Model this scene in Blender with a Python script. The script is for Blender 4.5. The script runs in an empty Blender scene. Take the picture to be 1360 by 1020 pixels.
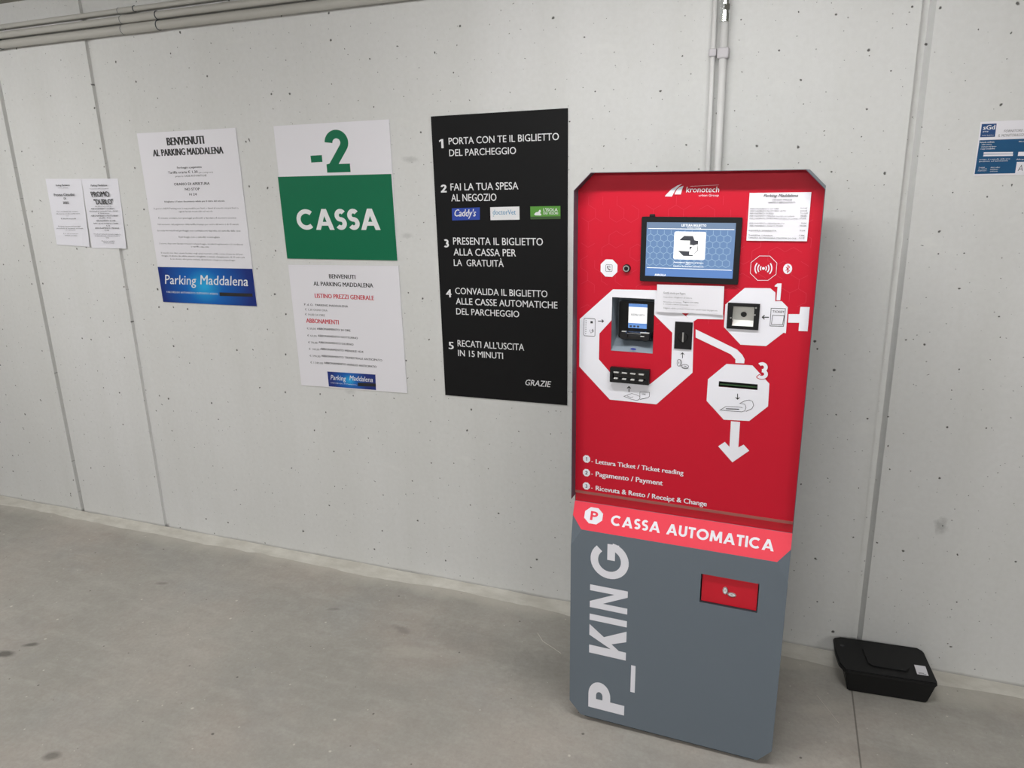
import bpy, bmesh, math, random
from mathutils import Matrix, Vector, noise

random.seed(7)
PI = math.pi
SC = bpy.context.scene
COL = SC.collection

# ------------------------------------------------------------------ camera, world, exposure
cam_data = bpy.data.cameras.new('camera')
cam_data.sensor_width = 36
cam_data.lens = 26.3109
cam_data.clip_start = 0.02
cam = bpy.data.objects.new('camera', cam_data)
COL.objects.link(cam)
_r = [[0.931759, -0.075831, 0.355069], [0.362224, 0.261117, -0.894769], [-0.024863, 0.962324, 0.270766]]
cam.matrix_world = Matrix(((_r[0][0], _r[0][1], _r[0][2], 0), (_r[1][0], _r[1][1], _r[1][2], -2.46),
                           (_r[2][0], _r[2][1], _r[2][2], 1.6187), (0, 0, 0, 1)))
SC.camera = cam
world = bpy.data.worlds.new('garage_world')
SC.world = world
world.use_nodes = True
world.node_tree.nodes['Background'].inputs[0].default_value = (0.75, 0.8, 0.78, 1)
world.node_tree.nodes['Background'].inputs[1].default_value = 0.05
SC.view_settings.view_transform = 'Standard'
SC.view_settings.look = 'None'
SC.view_settings.gamma = 1
SC.view_settings.use_curve_mapping = False
SC.view_settings.exposure = 0.0

# lamps of the garage: (x, y, length along x, brightness of the glowing diffuser)
LAMPS = [(-0.32, -1.12, 1.4, 56), (-3.3, -1.25, 1.2, 58),
         (-3.2, -4.4, 1.4, 135), (-0.4, -4.4, 1.4, 135), (2.4, -4.4, 1.4, 120)]
CEIL = 2.36


# ------------------------------------------------------------------ helpers
def link(o, parent=None):
    COL.objects.link(o)
    if parent is not None:
        o.parent = parent
    return o


def obj(name, bm, m, parent=None, smooth=False, keep=False):
    if not keep:
        bmesh.ops.recalc_face_normals(bm, faces=bm.faces[:])
    me = bpy.data.meshes.new(name)
    bm.to_mesh(me)
    bm.free()
    for x in (m if isinstance(m, (list, tuple)) else [m]):
        me.materials.append(x)
    if smooth:
        for p in me.polygons:
            p.use_smooth = True
    return link(bpy.data.objects.new(name, me), parent)


def tag(o, label, cat, group=None):
    o['label'] = label
    o['category'] = cat
    if group:
        o['group'] = group
    return o


def thing(name, label, cat, loc=(0, 0, 0), group=None):
    o = bpy.data.objects.new(name, None)
    o.empty_display_size = 0.05
    o.location = loc
    link(o)
    return tag(o, label, cat, group)


def struct(o):
    o['kind'] = 'structure'
    return o


def box(bm, x0, x1, y0, y1, z0, z1, M=None, bev=0.0, seg=2):
    r = bmesh.ops.create_cube(bm, size=1)
    vs = r['verts']
    for v in vs:
        v.co = Vector((x0 + (v.co.x + .5) * (x1 - x0), y0 + (v.co.y + .5) * (y1 - y0), z0 + (v.co.z + .5) * (z1 - z0)))
    if bev > 0:
        es = list({e for v in vs for e in v.link_edges})
        q = bmesh.ops.bevel(bm, geom=es, offset=bev, segments=seg, affect='EDGES', profile=.5)
        vs = list({v for f in q['faces'] for v in f.verts} | {v for v in vs if v.is_valid})
    if M is not None:
        for v in vs:
            v.co = M @ v.co
    return vs


def cyl(bm, p0, p1, r, n=20, r2=None):
    p0, p1 = Vector(p0), Vector(p1)
    d = p1 - p0
    q = d.to_track_quat('Z', 'Y').to_matrix().to_4x4()
    r_ = bmesh.ops.create_cone(bm, cap_ends=True, segments=n, radius1=r, radius2=r if r2 is None else r2, depth=d.length)
    M = Matrix.Translation((p0 + p1) / 2) @ q
    for v in r_['verts']:
        v.co = M @ v.co


def prism(bm, outer, holes, y0, y1, M=None):
    """closed slab standing in the x-z plane from y0 (front) to y1 (back), with through holes"""
    loops = [outer] + list(holes)
    out = []
    for y in (y0, y1):
        es = []
        rows = []
        for L in loops:
            vs = [bm.verts.new((x, y, z)) for x, z in L]
            es += [bm.edges.new((vs[i], vs[(i + 1) % len(vs)])) for i in range(len(vs))]
            rows.append(vs)
        out.append((rows, es))
        if len(loops) == 1:
            bm.faces.new(rows[0])
        else:
            bmesh.ops.triangle_fill(bm, use_beauty=True, use_dissolve=False, edges=es)
    for a, b in zip(out[0][0], out[1][0]):
        n = len(a)
        for i in range(n):
            bm.faces.new((a[i], a[(i + 1) % n], b[(i + 1) % n], b[i]))
    if M is not None:
        for rows, _ in out:
            for vs in rows:
                for v in vs:
                    v.co = M @ v.co


def rrect(x0, z0, x1, z1, r, n=4):
    out = []
    for cx, cz, a in ((x1 - r, z1 - r, 0), (x0 + r, z1 - r, 90), (x0 + r, z0 + r, 180), (x1 - r, z0 + r, 270)):
        for i in range(n + 1):
            t = math.radians(a + 90 * i / n)
            out.append((cx + r * math.cos(t), cz + r * math.sin(t)))
    return out


def ell(cx, cz, rx, rz, n=20, a0=0, a1=360):
    full = abs(a1 - a0) >= 360
    k = n if full else n + 1
    return [(cx + rx * math.cos(math.radians(a0 + (a1 - a0) * i / n)), cz + rz * math.sin(math.radians(a0 + (a1 - a0) * i / n))) for i in range(k)]


def stroke_quads(pts, w, closed=False):
    P = [Vector(p) for p in pts]
    n = len(P)
    off = []
    for i in range(n):
        a = P[i] - P[i - 1] if (i > 0 or closed) else P[1] - P[0]
        b = P[(i + 1) % n] - P[i] if (i < n - 1 or closed) else P[n - 1] - P[n - 2]
        a = a.normalized() if a.length > 1e-9 else Vector((1, 0))
        b = b.normalized() if b.length > 1e-9 else a
        na, nb = Vector((-a.y, a.x)), Vector((-b.y, b.x))
        m = na + nb
        m = m.normalized() if m.length > 1e-6 else na
        k = max(.4, m.dot(na))
        off.append(m * (w / 2 / k))
    qs = []
    for i in range(n if closed else n - 1):
        j = (i + 1) % n
        qs.append([P[i] + off[i], P[i] - off[i], P[j] - off[j], P[j] + off[j]])
    return [[(v.x, v.y) for v in q] for q in qs]


# thick geometric capitals drawn as strokes in a cap-height box of 1
def glyph(ch, w):
    h = w / 2
    S, P = [], []          # strokes, polygons

    def arc(cx, cy, rx, ry, a0, a1, n=20):
        return ell(cx, cy, rx, ry, n, a0, a1)

    def diag(x0, y0, x1, y1, hw):
        P.append([(x0 - hw / 2, y0), (x0 + hw / 2, y0), (x1 + hw / 2, y1), (x1 - hw / 2, y1)])
    W = .6
    if ch == 'C':
        W = .92
        S.append(arc(.5, .5, .5 - h, .5 - h, 48, 312, 28))
    elif ch == 'O':
        W = 1
        S.append(arc(.5, .5, .5 - h, .5 - h, 0, 359.99, 36))
    elif ch == 'G':
        W = .96
        S.append(arc(.5, .5, .5 - h, .5 - h, 42, 352, 28))
        P.append([(.52, .56), (.52, .56 - w), (.96, .56 - w), (.96, .56)])
        P.append([(.96 - w, .56), (.96 - w, .26), (.96, .26), (.96, .56)])
    elif ch == 'A':
        W = .94
        hw = w * 1.1
        diag(hw / 2, 0, W / 2, 1, hw)
        diag(W - hw / 2, 0, W / 2, 1, hw)
        P.append([(.2, .2), (W - .2, .2), (W - .2, .2 + w * .85), (.2, .2 + w * .85)])
    elif ch == 'S':
        W = .58
        rx, r = W / 2 - h, (1 - 2 * h) / 4
        S.append(arc(W / 2, 1 - h - r, rx, r, 35, 270, 18) + arc(W / 2, h + r, rx, r, 90, -145, 18)[1:])
    elif ch == 'U':
        W = .7
        S.append([(h, 1), (h, W / 2)] + arc(W / 2, W / 2, W / 2 - h, W / 2 - h, 180, 360, 18)[1:-1] + [(W - h, W / 2), (W - h, 1)])
    elif ch == 'T':
        W = .6
        P += [[(0, 1 - w), (W, 1 - w), (W, 1), (0, 1)], [(W / 2 - h, 0), (W / 2 + h, 0), (W / 2 + h, 1 - w), (W / 2 - h, 1 - w)]]
    elif ch == 'M':
        W = 1.02
        hw = w * 1.05
        diag(hw / 2, 0, .17, 1, hw)
        diag(W - hw / 2, 0, W - .17, 1, hw)
        diag(W / 2, .12, .17, 1, hw)
        diag(W / 2, .12, W - .17, 1, hw)
    elif ch == 'I':
        W = w
        P.append([(0, 0), (w, 0), (w, 1), (0, 1)])
    elif ch == 'P':
        W = .6
        P.append([(0, 0), (w, 0), (w, 1), (0, 1)])
        rz = .285 - h + .02
        S.append([(h, 1 - h), (W - .3, 1 - h)] + arc(W - .3, 1 - h - rz, .3 - h, rz, 90, -90, 16)[1:-1] + [(W - .3, 1 - h - 2 * rz), (h, 1 - h - 2 * rz)])
    elif ch == 'K':
        W = .72
        P.append([(0, 0), (w, 0), (w, 1), (0, 1)])
        P.append([(w * .9, .36), (W - w * 1.35, 1), (W, 1), (w * .9, .36 + .02 + w * .55 - .36 + .12)][:3] + [(w * .9, .16)])
        P.append([(.27, .56), (W - w * 1.3, 0), (W, 0), (.27 + w * .72, .72)])
    elif ch == 'N':
        W = .78
        P += [[(0, 0), (w, 0), (w, 1), (0, 1)], [(W - w, 0), (W, 0), (W, 1), (W - w, 1)],
              [(0, 1), (w * 1.05, 1), (W, 0), (W - w * 1.05, 0)]]
    elif ch == '2':
        W = .6
        r = .3 - h
        S.append(arc(.3, 1 - h - r, r, r, 178, -38, 20) + [(h * 1.5, w * .7)])
        P.append([(0, 0), (W, 0), (W, w), (0, w)])
        P.append([(0, 0), (w, 0), (w * 1.2, w * 1.2), (0, w)])
    elif ch == '3':
        W = .6
        r = (1 - 2 * h) / 4
        S.append(arc(.28, 1 - h - r, .28 - h, r, 140, -90, 18))
        S.append(arc(.28, h + r, .32 - h, r, 90, -140, 18))
    elif ch == '1':
        W = .38
        P += [[(W - w, 0), (W, 0), (W, 1), (W - w, 1)], [(W - w, 1), (W - w, 1 - w), (0, 1 - w * 1.6), (0, 1 - w * .75)]]
    elif ch == '-':
        W = .34
        P.append([(0, .3), (W, .3), (W, .3 + w), (0, .3 + w)])
    elif ch == ' ':
        W = .34
    return W, [[q] for q in P] + [stroke_quads(s, w) for s in S]


FRONT = Matrix(((1, 0, 0, 0), (0, 0, -1, 0), (0, 1, 0, 0), (0, 0, 0, 1)))   # art (u, v, out) -> (x, -out, z)


class Art:
    """flat printed graphics gathered in (u, v) metres, built as one mesh"""

    def __init__(self):
        self.bm = bmesh.new()
        self.k = 0

    def lift(self):
        self.k += 1
        return (self.k % 5) * .00005      # overlapping pieces of ink never lie in exactly one plane

    def poly(self, pts, dz=0.0, lift=True):
        if lift:
            dz += self.lift()
        vs = [self.bm.verts.new((p[0], p[1], dz)) for p in pts]
        f = self.bm.faces.new(vs)
        f.normal_update()
        if f.normal.z < 0:
            f.normal_flip()
        return self

    def rect(self, x0, z0, x1, z1, dz=0.0):
        return self.poly([(x0, z0), (x1, z0), (x1, z1), (x0, z1)], dz)

    def ring(self, outer, hole):
        es = []
        for L in (outer, hole):
            vs = [self.bm.verts.new((p[0], p[1], 0)) for p in L]
            es += [self.bm.edges.new((vs[i], vs[(i + 1) % len(vs)])) for i in range(len(vs))]
        bmesh.ops.triangle_fill(self.bm, use_beauty=True, use_dissolve=False, edges=es, normal=(0, 0, 1))
        return self

    def line(self, pts, w, closed=False):
        dz = self.lift()
        for q in stroke_quads(pts, w, closed):
            self.poly(q, dz, False)
        return self

    def arrow(self, tail, tip, w, head):
        t, p = Vector(tail), Vector(tip)
        d = (p - t).normalized()
        n = Vector((-d.y, d.x))
        self.line([tuple(t), tuple(p - d * w * .6)], w)
        self.line([tuple(p - d * head + n * head), tuple(p), tuple(p - d * head - n * head)], w)
        return self

    def text(self, s, x0, z, x1, cap, bold=0.0, shear=0.0, res=2, dz=0.0):
        """one line of type fitted between x0 and x1; heavier weights are overprinted slightly offset"""
        cu = bpy.data.curves.new('t', 'FONT')
        cu.body = s
        cu.shear = shear
        cu.resolution_u = res
        ob = bpy.data.objects.new('t', cu)
        me = ob.to_mesh()
        xs = [v.co.x for v in me.vertices]
        if xs:
            a, b = min(xs), max(xs)
            sz = cap / 0.69
            sx0 = (x1 - x0) / max(1e-6, b - a)
            grow = bold * min(sx0, sz) * 2.4
            sx = (x1 - x0 - grow) / max(1e-6, b - a)
            offs = [(0, 0)]
            if bold > 0:
                n = 2 if bold < .016 else 3 if bold < .036 else 4
                offs = [(grow * i / n, 0) for i in range(n + 1)]
            for ox, oz in offs:
                lz = dz + self.lift()
                vs = [self.bm.verts.new((x0 + ox + (v.co.x - a) * sx, z + oz + v.co.y * sz * (1 - (bold * .6)), lz)) for v in me.vertices]
                for p in me.polygons:
                    try:
                        f = self.bm.faces.new([vs[i] for i in p.vertices])
                    except ValueError:
                        continue
                    f.normal_update()
                    if f.normal.z < 0:
                        f.normal_flip()
        ob.to_mesh_clear()
        bpy.data.objects.remove(ob)
        bpy.data.curves.remove(cu)
        return self

    def caps(self, s, x0, z0, x1, z1, w=.2, gap=.1, rot=False):
        """stroke capitals fitted to a box; rot: the line runs upwards, letter tops to the left"""
        lay, x = [], 0
        for ch in s:
            W, P = glyph(ch, w)
            lay.append((x, P))
            x += W + gap
        tot = x - gap
        for ox, P in lay:
            for group in P:
                dz = self.lift()
                for q in group:
                    pts = []
                    for u, v in q:
                        a = (ox + u) / tot
                        if rot:
                            pts.append((x1 - v * (x1 - x0), z0 + a * (z1 - z0)))
                        else:
                            pts.append((x0 + a * (x1 - x0), z0 + v * (z1 - z0)))
                    self.poly(pts, dz, False)
        return self

    def build(self, name, m, parent, y=0.0, origin=(0, 0), M=None):
        T = M if M is not None else Matrix.Translation((-origin[0], y, -origin[1])) @ FRONT
        bmesh.ops.transform(self.bm, matrix=T, verts=self.bm.verts[:])
        return obj(name, self.bm, m, parent, keep=True)


# ------------------------------------------------------------------ materials
def mat(name, col, rough=.5, metal=0.0, spec=.5, emit=None, es=1.0, bump=0.0, bscale=300, coat=0.0):
    m = bpy.data.materials.new(name)
    m.use_nodes = True
    nt = m.node_tree
    b = nt.nodes['Principled BSDF']
    b.inputs['Base Color'].default_value = (*col, 1)
    b.inputs['Roughness'].default_value = rough
    b.inputs['Metallic'].default_value = metal
    b.inputs['Specular IOR Level'].default_value = spec
    b.inputs['Coat Weight'].default_value = coat
    if emit:
        b.inputs['Emission Color'].default_value = (*emit, 1)
        b.inputs['Emission Strength'].default_value = es
    if bump > 0:
        tc = nt.nodes.new('ShaderNodeTexCoord')
        n = nt.nodes.new('ShaderNodeTexNoise')
        n.inputs['Scale'].default_value = bscale
        bp = nt.nodes.new('ShaderNodeBump')
        bp.inputs['Strength'].default_value = bump
        bp.inputs['Distance'].default_value = .001
        nt.links.new(tc.outputs['Object'], n.inputs['Vector'])
        nt.links.new(n.outputs['Fac'], bp.inputs['Height'])
        nt.links.new(bp.outputs['Normal'], b.inputs['Normal'])
    return m


def srgb(r, g, b):
    f = lambda c: (c / 255 / 12.92) if c <= 10 else ((c / 255 + .055) / 1.055) ** 2.4
    return (f(r), f(g), f(b))


class N:
    """tiny node-graph writer"""

    def __init__(self, m):
        self.nt = m.node_tree

    def new(self, t, **k):
        n = self.nt.nodes.new(t)
        for a, v in k.items():
            setattr(n, a, v)
        return n

    def put(self, sock, v):
        if isinstance(v, (int, float)):
            sock.default_value = v
        elif isinstance(v, (tuple, list)):
            sock.default_value = (*v, 1) if len(v) == 3 and sock.type == 'RGBA' else v
        else:
            self.nt.links.new(v, sock)

    def math(self, op, a, b=0.0, c=0.0, clamp=False):
        n = self.new('ShaderNodeMath', operation=op, use_clamp=clamp)
        for i, v in enumerate((a, b, c)):
            self.put(n.inputs[i], v)
        return n.outputs[0]

    def noise(self, vec, scale, detail=4, rough=.55, dist=0.0):
        n = self.new('ShaderNodeTexNoise')
        self.put(n.inputs['Vector'], vec)
        n.inputs['Scale'].default_value = scale
        n.inputs['Detail'].default_value = detail
        n.inputs['Roughness'].default_value = rough
        n.inputs['Distortion'].default_value = dist
        return n

    def ramp(self, fac, a, b, lo=0.0, hi=1.0):
        n = self.new('ShaderNodeMapRange', clamp=True)
        self.put(n.inputs[0], fac)
        for i, v in enumerate((a, b, lo, hi)):
            n.inputs[i + 1].default_value = v
        return n.outputs[0]

    def mix(self, fac, a, b, mode='MIX'):
        n = self.new('ShaderNodeMix', data_type='RGBA', blend_type=mode)
        self.put(n.inputs[0], fac)
        self.put(n.inputs[6], a)
        self.put(n.inputs[7], b)
        return n.outputs[2]

    def mapv(self, vec, scale=(1, 1, 1), loc=(0, 0, 0), rot=(0, 0, 0)):
        n = self.new('ShaderNodeMapping')
        self.put(n.inputs[0], vec)
        n.inputs['Location'].default_value = loc
        n.inputs['Rotation'].default_value = rot
        n.inputs['Scale'].default_value = scale
        return n.outputs[0]

    def holes(self, vec, scale, share, r0, r1, warp=.35):
        """scattered irregular pits: 1 inside a pit"""
        wn = self.noise(vec, scale * 6, 2)
        off = self.new('ShaderNodeVectorMath', operation='MULTIPLY_ADD')
        self.put(off.inputs[0], wn.outputs['Color'])
        off.inputs[1].default_value = (warp / scale * .12,) * 3
        self.put(off.inputs[2], vec)
        v = self.new('ShaderNodeTexVoronoi', feature='F1', voronoi_dimensions='2D')
        self.put(v.inputs['Vector'], off.outputs[0])
        v.inputs['Scale'].default_value = scale
        sep = self.new('ShaderNodeSeparateColor')
        self.put(sep.inputs[0], v.outputs['Color'])
        on = self.math('LESS_THAN', sep.outputs[0], share)
        rad = self.math('MULTIPLY_ADD', self.math('POWER', sep.outputs[1], 3.0), r1 - r0, r0)
        e = self.math('DIVIDE', v.outputs['Distance'], rad)
        core = self.ramp(e, .55, 1.05, 1, 0)
        return self.math('MULTIPLY', core, on)


def concrete_wall():
    m = mat('fair_faced_concrete', srgb(196, 196, 190), .85, spec=.25)
    g = N(m)
    b = m.node_tree.nodes['Principled BSDF']
    pos = g.new('ShaderNodeNewGeometry').outputs['Position']
    xz = g.mapv(pos, rot=(PI / 2, 0, 0))
    big = g.noise(pos, .9, 5, .55)
    col = g.mix(g.ramp(big.outputs['Fac'], .3, .7), srgb(209, 209, 207), srgb(218, 218, 218))
    streak = g.noise(g.mapv(pos, (3.0, 1, .25)), 2.2, 4, .5)
    col = g.mix(g.ramp(streak.outputs['Fac'], .42, .75, 0, .22), col, srgb(192, 192, 187))
    fine = g.noise(pos, 60, 3, .6)
    col = g.mix(g.ramp(fine.outputs['Fac'], .35, .7, 0, .12), col, srgb(176, 175, 170))
    pale = g.noise(g.mapv(pos, (1, 1, 2.2)), 7, 5, .6)
    col = g.mix(g.ramp(pale.outputs['Fac'], .6, .74, 0, .3), col, srgb(224, 224, 221))
    h1 = g.holes(xz, 12, .62, .018, .066, .8)
    h2 = g.holes(g.mapv(xz, loc=(3.3, 1.7, 0)), 26, .4, .025, .065, .8)
    h3 = g.holes(g.mapv(xz, loc=(7.1, 5.3, 0)), 4.2, .6, .007, .024, 1.6)
    h = g.math('MAXIMUM', g.math('MAXIMUM', h1, g.math('MULTIPLY', h2, .6)), h3)
    col = g.mix(g.math('MULTIPLY', h, .9), col, srgb(58, 56, 52))
    for cx, cz, rx, rz, k in ((*(0.4522, 0.5277), .022, .035, .35), (*(-1.343, 1.6749), .04, .014, .22), (*(-1.3772, 1.4084), .035, .012, .2), (*(-1.6803, 0.7872), .03, .012, .2),
                             (*(-0.6601, 0.347), .02, .03, .2)):
        n = g.new('ShaderNodeMapping', vector_type='TEXTURE')
        g.put(n.inputs[0], pos)
        n.inputs['Location'].default_value = (cx, 0, cz)
        n.inputs['Scale'].default_value = (rx, 1, rz)
        L = g.new('ShaderNodeVectorMath', operation='LENGTH')
        g.put(L.inputs[0], n.outputs[0])
        sn = g.noise(pos, 55, 4, .65)
        e = g.math('MULTIPLY_ADD', sn.outputs['Fac'], 1.6, g.math('SUBTRACT', L.outputs['Value'], .8))
        col = g.mix(g.ramp(e, .3, 1.0, k, 0), col, srgb(92, 92, 92))
    sz = g.new('ShaderNodeSeparateXYZ')
    g.put(sz.inputs[0], pos)
    foot = g.noise(g.mapv(pos, (1, 1, .2)), 5, 4, .6)
    fz = g.math('MULTIPLY_ADD', foot.outputs['Fac'], -.016, sz.outputs[2])
    col = g.mix(g.ramp(fz, .004, .014, .5, 0), col, srgb(104, 100, 92))
    g.put(b.inputs['Base Color'], col)
    hgt = g.math('SUBTRACT', g.math('MULTIPLY', fine.outputs['Fac'], .12), h)
    bp = g.new('ShaderNodeBump')
    bp.inputs['Strength'].default_value = .35
    bp.inputs['Distance'].default_value = .003
    g.put(bp.inputs['Height'], hgt)
    g.put(b.inputs['Normal'], bp.outputs[0])
    return m


def concrete_floor():
    m = mat('trowelled_concrete_floor', srgb(150, 145, 135), .62, spec=.35)
    g = N(m)
    b = m.node_tree.nodes['Principled BSDF']
    pos = g.new('ShaderNodeNewGeometry').outputs['Position']
    big = g.noise(pos, 1.1, 6, .6, .4)
    col = g.mix(g.ramp(big.outputs['Fac'], .32, .68), srgb(154, 151, 144), srgb(173, 169, 162))
    warm = g.noise(g.mapv(pos, loc=(4, 2, 0)), 1.7, 4, .55)
    col = g.mix(g.ramp(warm.outputs['Fac'], .45, .7, 0, .45), col, srgb(182, 168, 158))
    cool = g.noise(g.mapv(pos, loc=(9, 7, 0)), 2.3, 5, .6)
    col = g.mix(g.ramp(cool.outputs['Fac'], .5, .72, 0, .4), col, srgb(158, 159, 158))
    sweep = g.noise(g.mapv(pos, (1.2, 5.5, 1), rot=(0, 0, .35)), 3.2, 5, .6)
    col = g.mix(g.ramp(sweep.outputs['Fac'], .5, .75, 0, .3), col, srgb(192, 189, 183))
    fine = g.noise(pos, 75, 4, .65)
    mid = g.noise(pos, 17, 6, .7)
    col = g.mix(g.ramp(mid.outputs['Fac'], .48, .74, 0, .24), col, srgb(196, 193, 187))
    col = g.mix(g.ramp(mid.outputs['Fac'], .46, .28, 0, .22), col, srgb(132, 128, 121))
    col = g.mix(g.ramp(fine.outputs['Fac'], .35, .7, 0, .3), col, srgb(138, 132, 124))
    sx = g.new('ShaderNodeSeparateXYZ')
    g.put(sx.inputs[0], pos)
    X, Y = sx.outputs[0], sx.outputs[1]
    # pale dust swept against the foot of the wall
    nz = g.noise(g.mapv(pos, (1, .4, 1)), 7, 5, .6)
    dist = g.math('MULTIPLY_ADD', nz.outputs['Fac'], .16, g.math('ADD', Y, -.08))
    dust = g.ramp(dist, -.14, -.03, 0, .75)
    col = g.mix(dust, col, srgb(196, 192, 182))
    # grains of dust and grit
    w1 = g.holes(g.mapv(pos, loc=(2.2, .4, 0)), 9, .6, .016, .055)
    col = g.mix(g.math('MULTIPLY', w1, .7), col, srgb(212, 208, 198))
    d1 = g.holes(g.mapv(pos, loc=(5.7, 8.4, 0)), 8, .5, .01, .045)
    col = g.mix(g.math('MULTIPLY', d1, .75), col, srgb(70, 66, 60))
    # saw-cut joint continuing the wall joint
    ln = g.math('ABSOLUTE', g.math('SUBTRACT', X, g.math('MULTIPLY_ADD', Y, -.0289, .232)))
    cut = g.ramp(ln, .0012, .0032, .75, 0)
    col = g.mix(cut, col, srgb(84, 80, 74))
    # oily tyre marks
    def blot(cx, cy, rx, ry, a, k):
        v = g.mapv(pos, loc=(0, 0, 0))
        n = g.new('ShaderNodeMapping', vector_type='TEXTURE')
        g.put(n.inputs[0], pos)
        n.inputs['Location'].default_value = (cx, cy, 0)
        n.inputs['Rotation'].default_value = (0, 0, a)
        n.inputs['Scale'].default_value = (rx, ry, 1)
        L = g.new('ShaderNodeVectorMath', operation='LENGTH')
        g.put(L.inputs[0], n.outputs[0])
        nn = g.noise(pos, 30, 3)
        e = g.math('MULTIPLY_ADD', nn.outputs['Fac'], .9, g.math('SUBTRACT', L.outputs['Value'], .45))
        return g.ramp(e, .45, 1.1, k, 0)
    for a in ((-2.585, -.965, .045, .022, .1, .75), (-2.545, -.893, .032, .014, .5, .7), (-1.965, -1.265, .03, .02, .4, .55),
              (-2.42, -.40, .03, .012, .3, .35), (-1.30, -.36, .05, .02, -.3, .3), (-1.62, -.33, .03, .012, .4, .3),
              (-.95, -.35, .3, .1, -.2, .18), (-.68, -.42, .22, .16, .3, .2), (.32, -.46, .16, .09, .2, .18)):
        col = g.mix(blot(*a), col, srgb(74, 72, 66))
    for a in ((-1.05, -.06, .28, .05, 0, .5), (-1.9, -.05, .5, .04, 0, .35), (.05, -.1, .12, .04, .2, .4), (.15, -.3, .1, .03, .5, .3),
              (.5, -.12, .25, .05, .1, .35), (-1.2, -.47, .1, .04, .2, .25)):
        col = g.mix(blot(*a), col, srgb(190, 186, 176))
    # hairline shrinkage crack on the left
    cn = g.noise(pos, 6, 4)
    lv = g.math('MULTIPLY_ADD', X, .62, g.math('MULTIPLY_ADD', cn.outputs['Fac'], .1, 1.62))
    ck = g.ramp(g.math('ABSOLUTE', g.math('SUBTRACT', Y, g.math('MULTIPLY', lv, 1.0))), .0008, .003, .45, 0)
    ck = g.math('MULTIPLY', ck, g.ramp(X, -2.9, -2.75, 0, 1))
    ck = g.math('MULTIPLY', ck, g.ramp(X, -2.3, -2.15, 1, 0))
    col = g.mix(ck, col, srgb(92, 84, 76))
    g.put(b.inputs['Base Color'], col)
    g.put(b.inputs['Roughness'], g.ramp(cool.outputs['Fac'], .3, .7, .5, .75))
    bp = g.new('ShaderNodeBump')
    bp.inputs['Strength'].default_value = .25
    bp.inputs['Distance'].default_value = .003
    g.put(bp.inputs['Height'], g.math('ADD', fine.outputs['Fac'], g.math('MULTIPLY', sweep.outputs['Fac'], .6)))
    g.put(b.inputs['Normal'], bp.outputs[0])
    return m


def mortar_mat():
    m = mat('pale_mortar', srgb(186, 182, 172), .9, spec=.2)
    g = N(m)
    b = m.node_tree.nodes['Principled BSDF']
    pos = g.new('ShaderNodeNewGeometry').outputs['Position']
    n = g.noise(g.mapv(pos, (1, 2, 2)), 9, 6, .65)
    col = g.mix(g.ramp(n.outputs['Fac'], .35, .7), srgb(190, 186, 177), srgb(212, 209, 201))
    g.put(b.inputs['Base Color'], col)
    bp = g.new('ShaderNodeBump')
    bp.inputs['Strength'].default_value = .5
    bp.inputs['Distance'].default_value = .004
    g.put(bp.inputs['Height'], n.outputs['Fac'])
    g.put(b.inputs['Normal'], bp.outputs[0])
    return m


def banner_mat(name, cx, cz, rx):
    """printed blue banner with a cyan glow printed around (cx, cz) in the poster's own frame"""
    m = mat(name, (0, .05, .3), .35)
    g = N(m)
    b = m.node_tree.nodes['Principled BSDF']
    tc = g.new('ShaderNodeTexCoord').outputs['Object']
    sp = g.new('ShaderNodeSeparateXYZ')
    g.put(sp.inputs[0], tc)
    dx = g.math('DIVIDE', g.math('SUBTRACT', sp.outputs[0], cx), rx)
    dz = g.math('DIVIDE', g.math('SUBTRACT', sp.outputs[2], cz), rx * .8)
    r = g.math('SQRT', g.math('ADD', g.math('MULTIPLY', dx, dx), g.math('MULTIPLY', dz, dz)))
    col = g.mix(g.ramp(r, .0, .6), srgb(40, 170, 225), srgb(10, 95, 178))
    col = g.mix(g.ramp(r, .6, 1.5), col, srgb(22, 44, 120))
    g.put(b.inputs['Base Color'], col)
    return m


M_WALL = concrete_wall()
M_FLOOR = concrete_floor()
M_MORTAR = mortar_mat()
M_CEIL = mat('ceiling_concrete', srgb(150, 149, 140), .9, spec=.2, bump=.4, bscale=40)
M_BOARD = mat('white_board', srgb(226, 224, 230), .5, spec=.35)
M_PAPER = mat('white_paper', srgb(226, 225, 232), .8, spec=.2)
M_EDGE = mat('board_edge', srgb(190, 190, 190), .6)
M_INK = mat('black_ink', (.012, .012, .013), .55)
M_GREYINK = mat('grey_ink', (.14, .14, .145), .6)
M_REDINK = mat('red_ink', srgb(196, 36, 56), .55)
M_GREEN = mat('green_print', srgb(4, 106, 72), .5, spec=.25)
M_WHITEINK = mat('white_ink', srgb(228, 228, 230), .5)
M_BLACKBOARD = mat('black_board', (.0045, .0045, .0052), .55, spec=.2)
M_SHOPBLUE = mat('shop_blue', srgb(26, 62, 160), .45)
M_SHOPGREEN = mat('shop_green', srgb(84, 150, 50), .45)
M_SHOPDKGREEN = mat('shop_dark_green', srgb(52, 84, 40), .45)
M_TEAL = mat('teal_ink', srgb(70, 140, 180), .5)
M_PETROL = mat('petrol_blue_print', srgb(12, 76, 118), .5, spec=.3)
M_NAVY = mat('navy_print', srgb(32, 70, 122), .5, spec=.3)
M_RED = mat('kiosk_red_laminate', srgb(190, 16, 42), .45, spec=.25)
M_REDHEX = mat('kiosk_hexagon_print', srgb(200, 44, 68), .42, spec=.4)
M_REDBAND = mat('kiosk_band_red', srgb(232, 52, 74), .42, spec=.4)
M_TRAYRED = mat('tray_red', srgb(200, 16, 40), .38, spec=.45)
M_REDTRIM = mat('brown_red_trim', srgb(150, 84, 78), .5)
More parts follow.
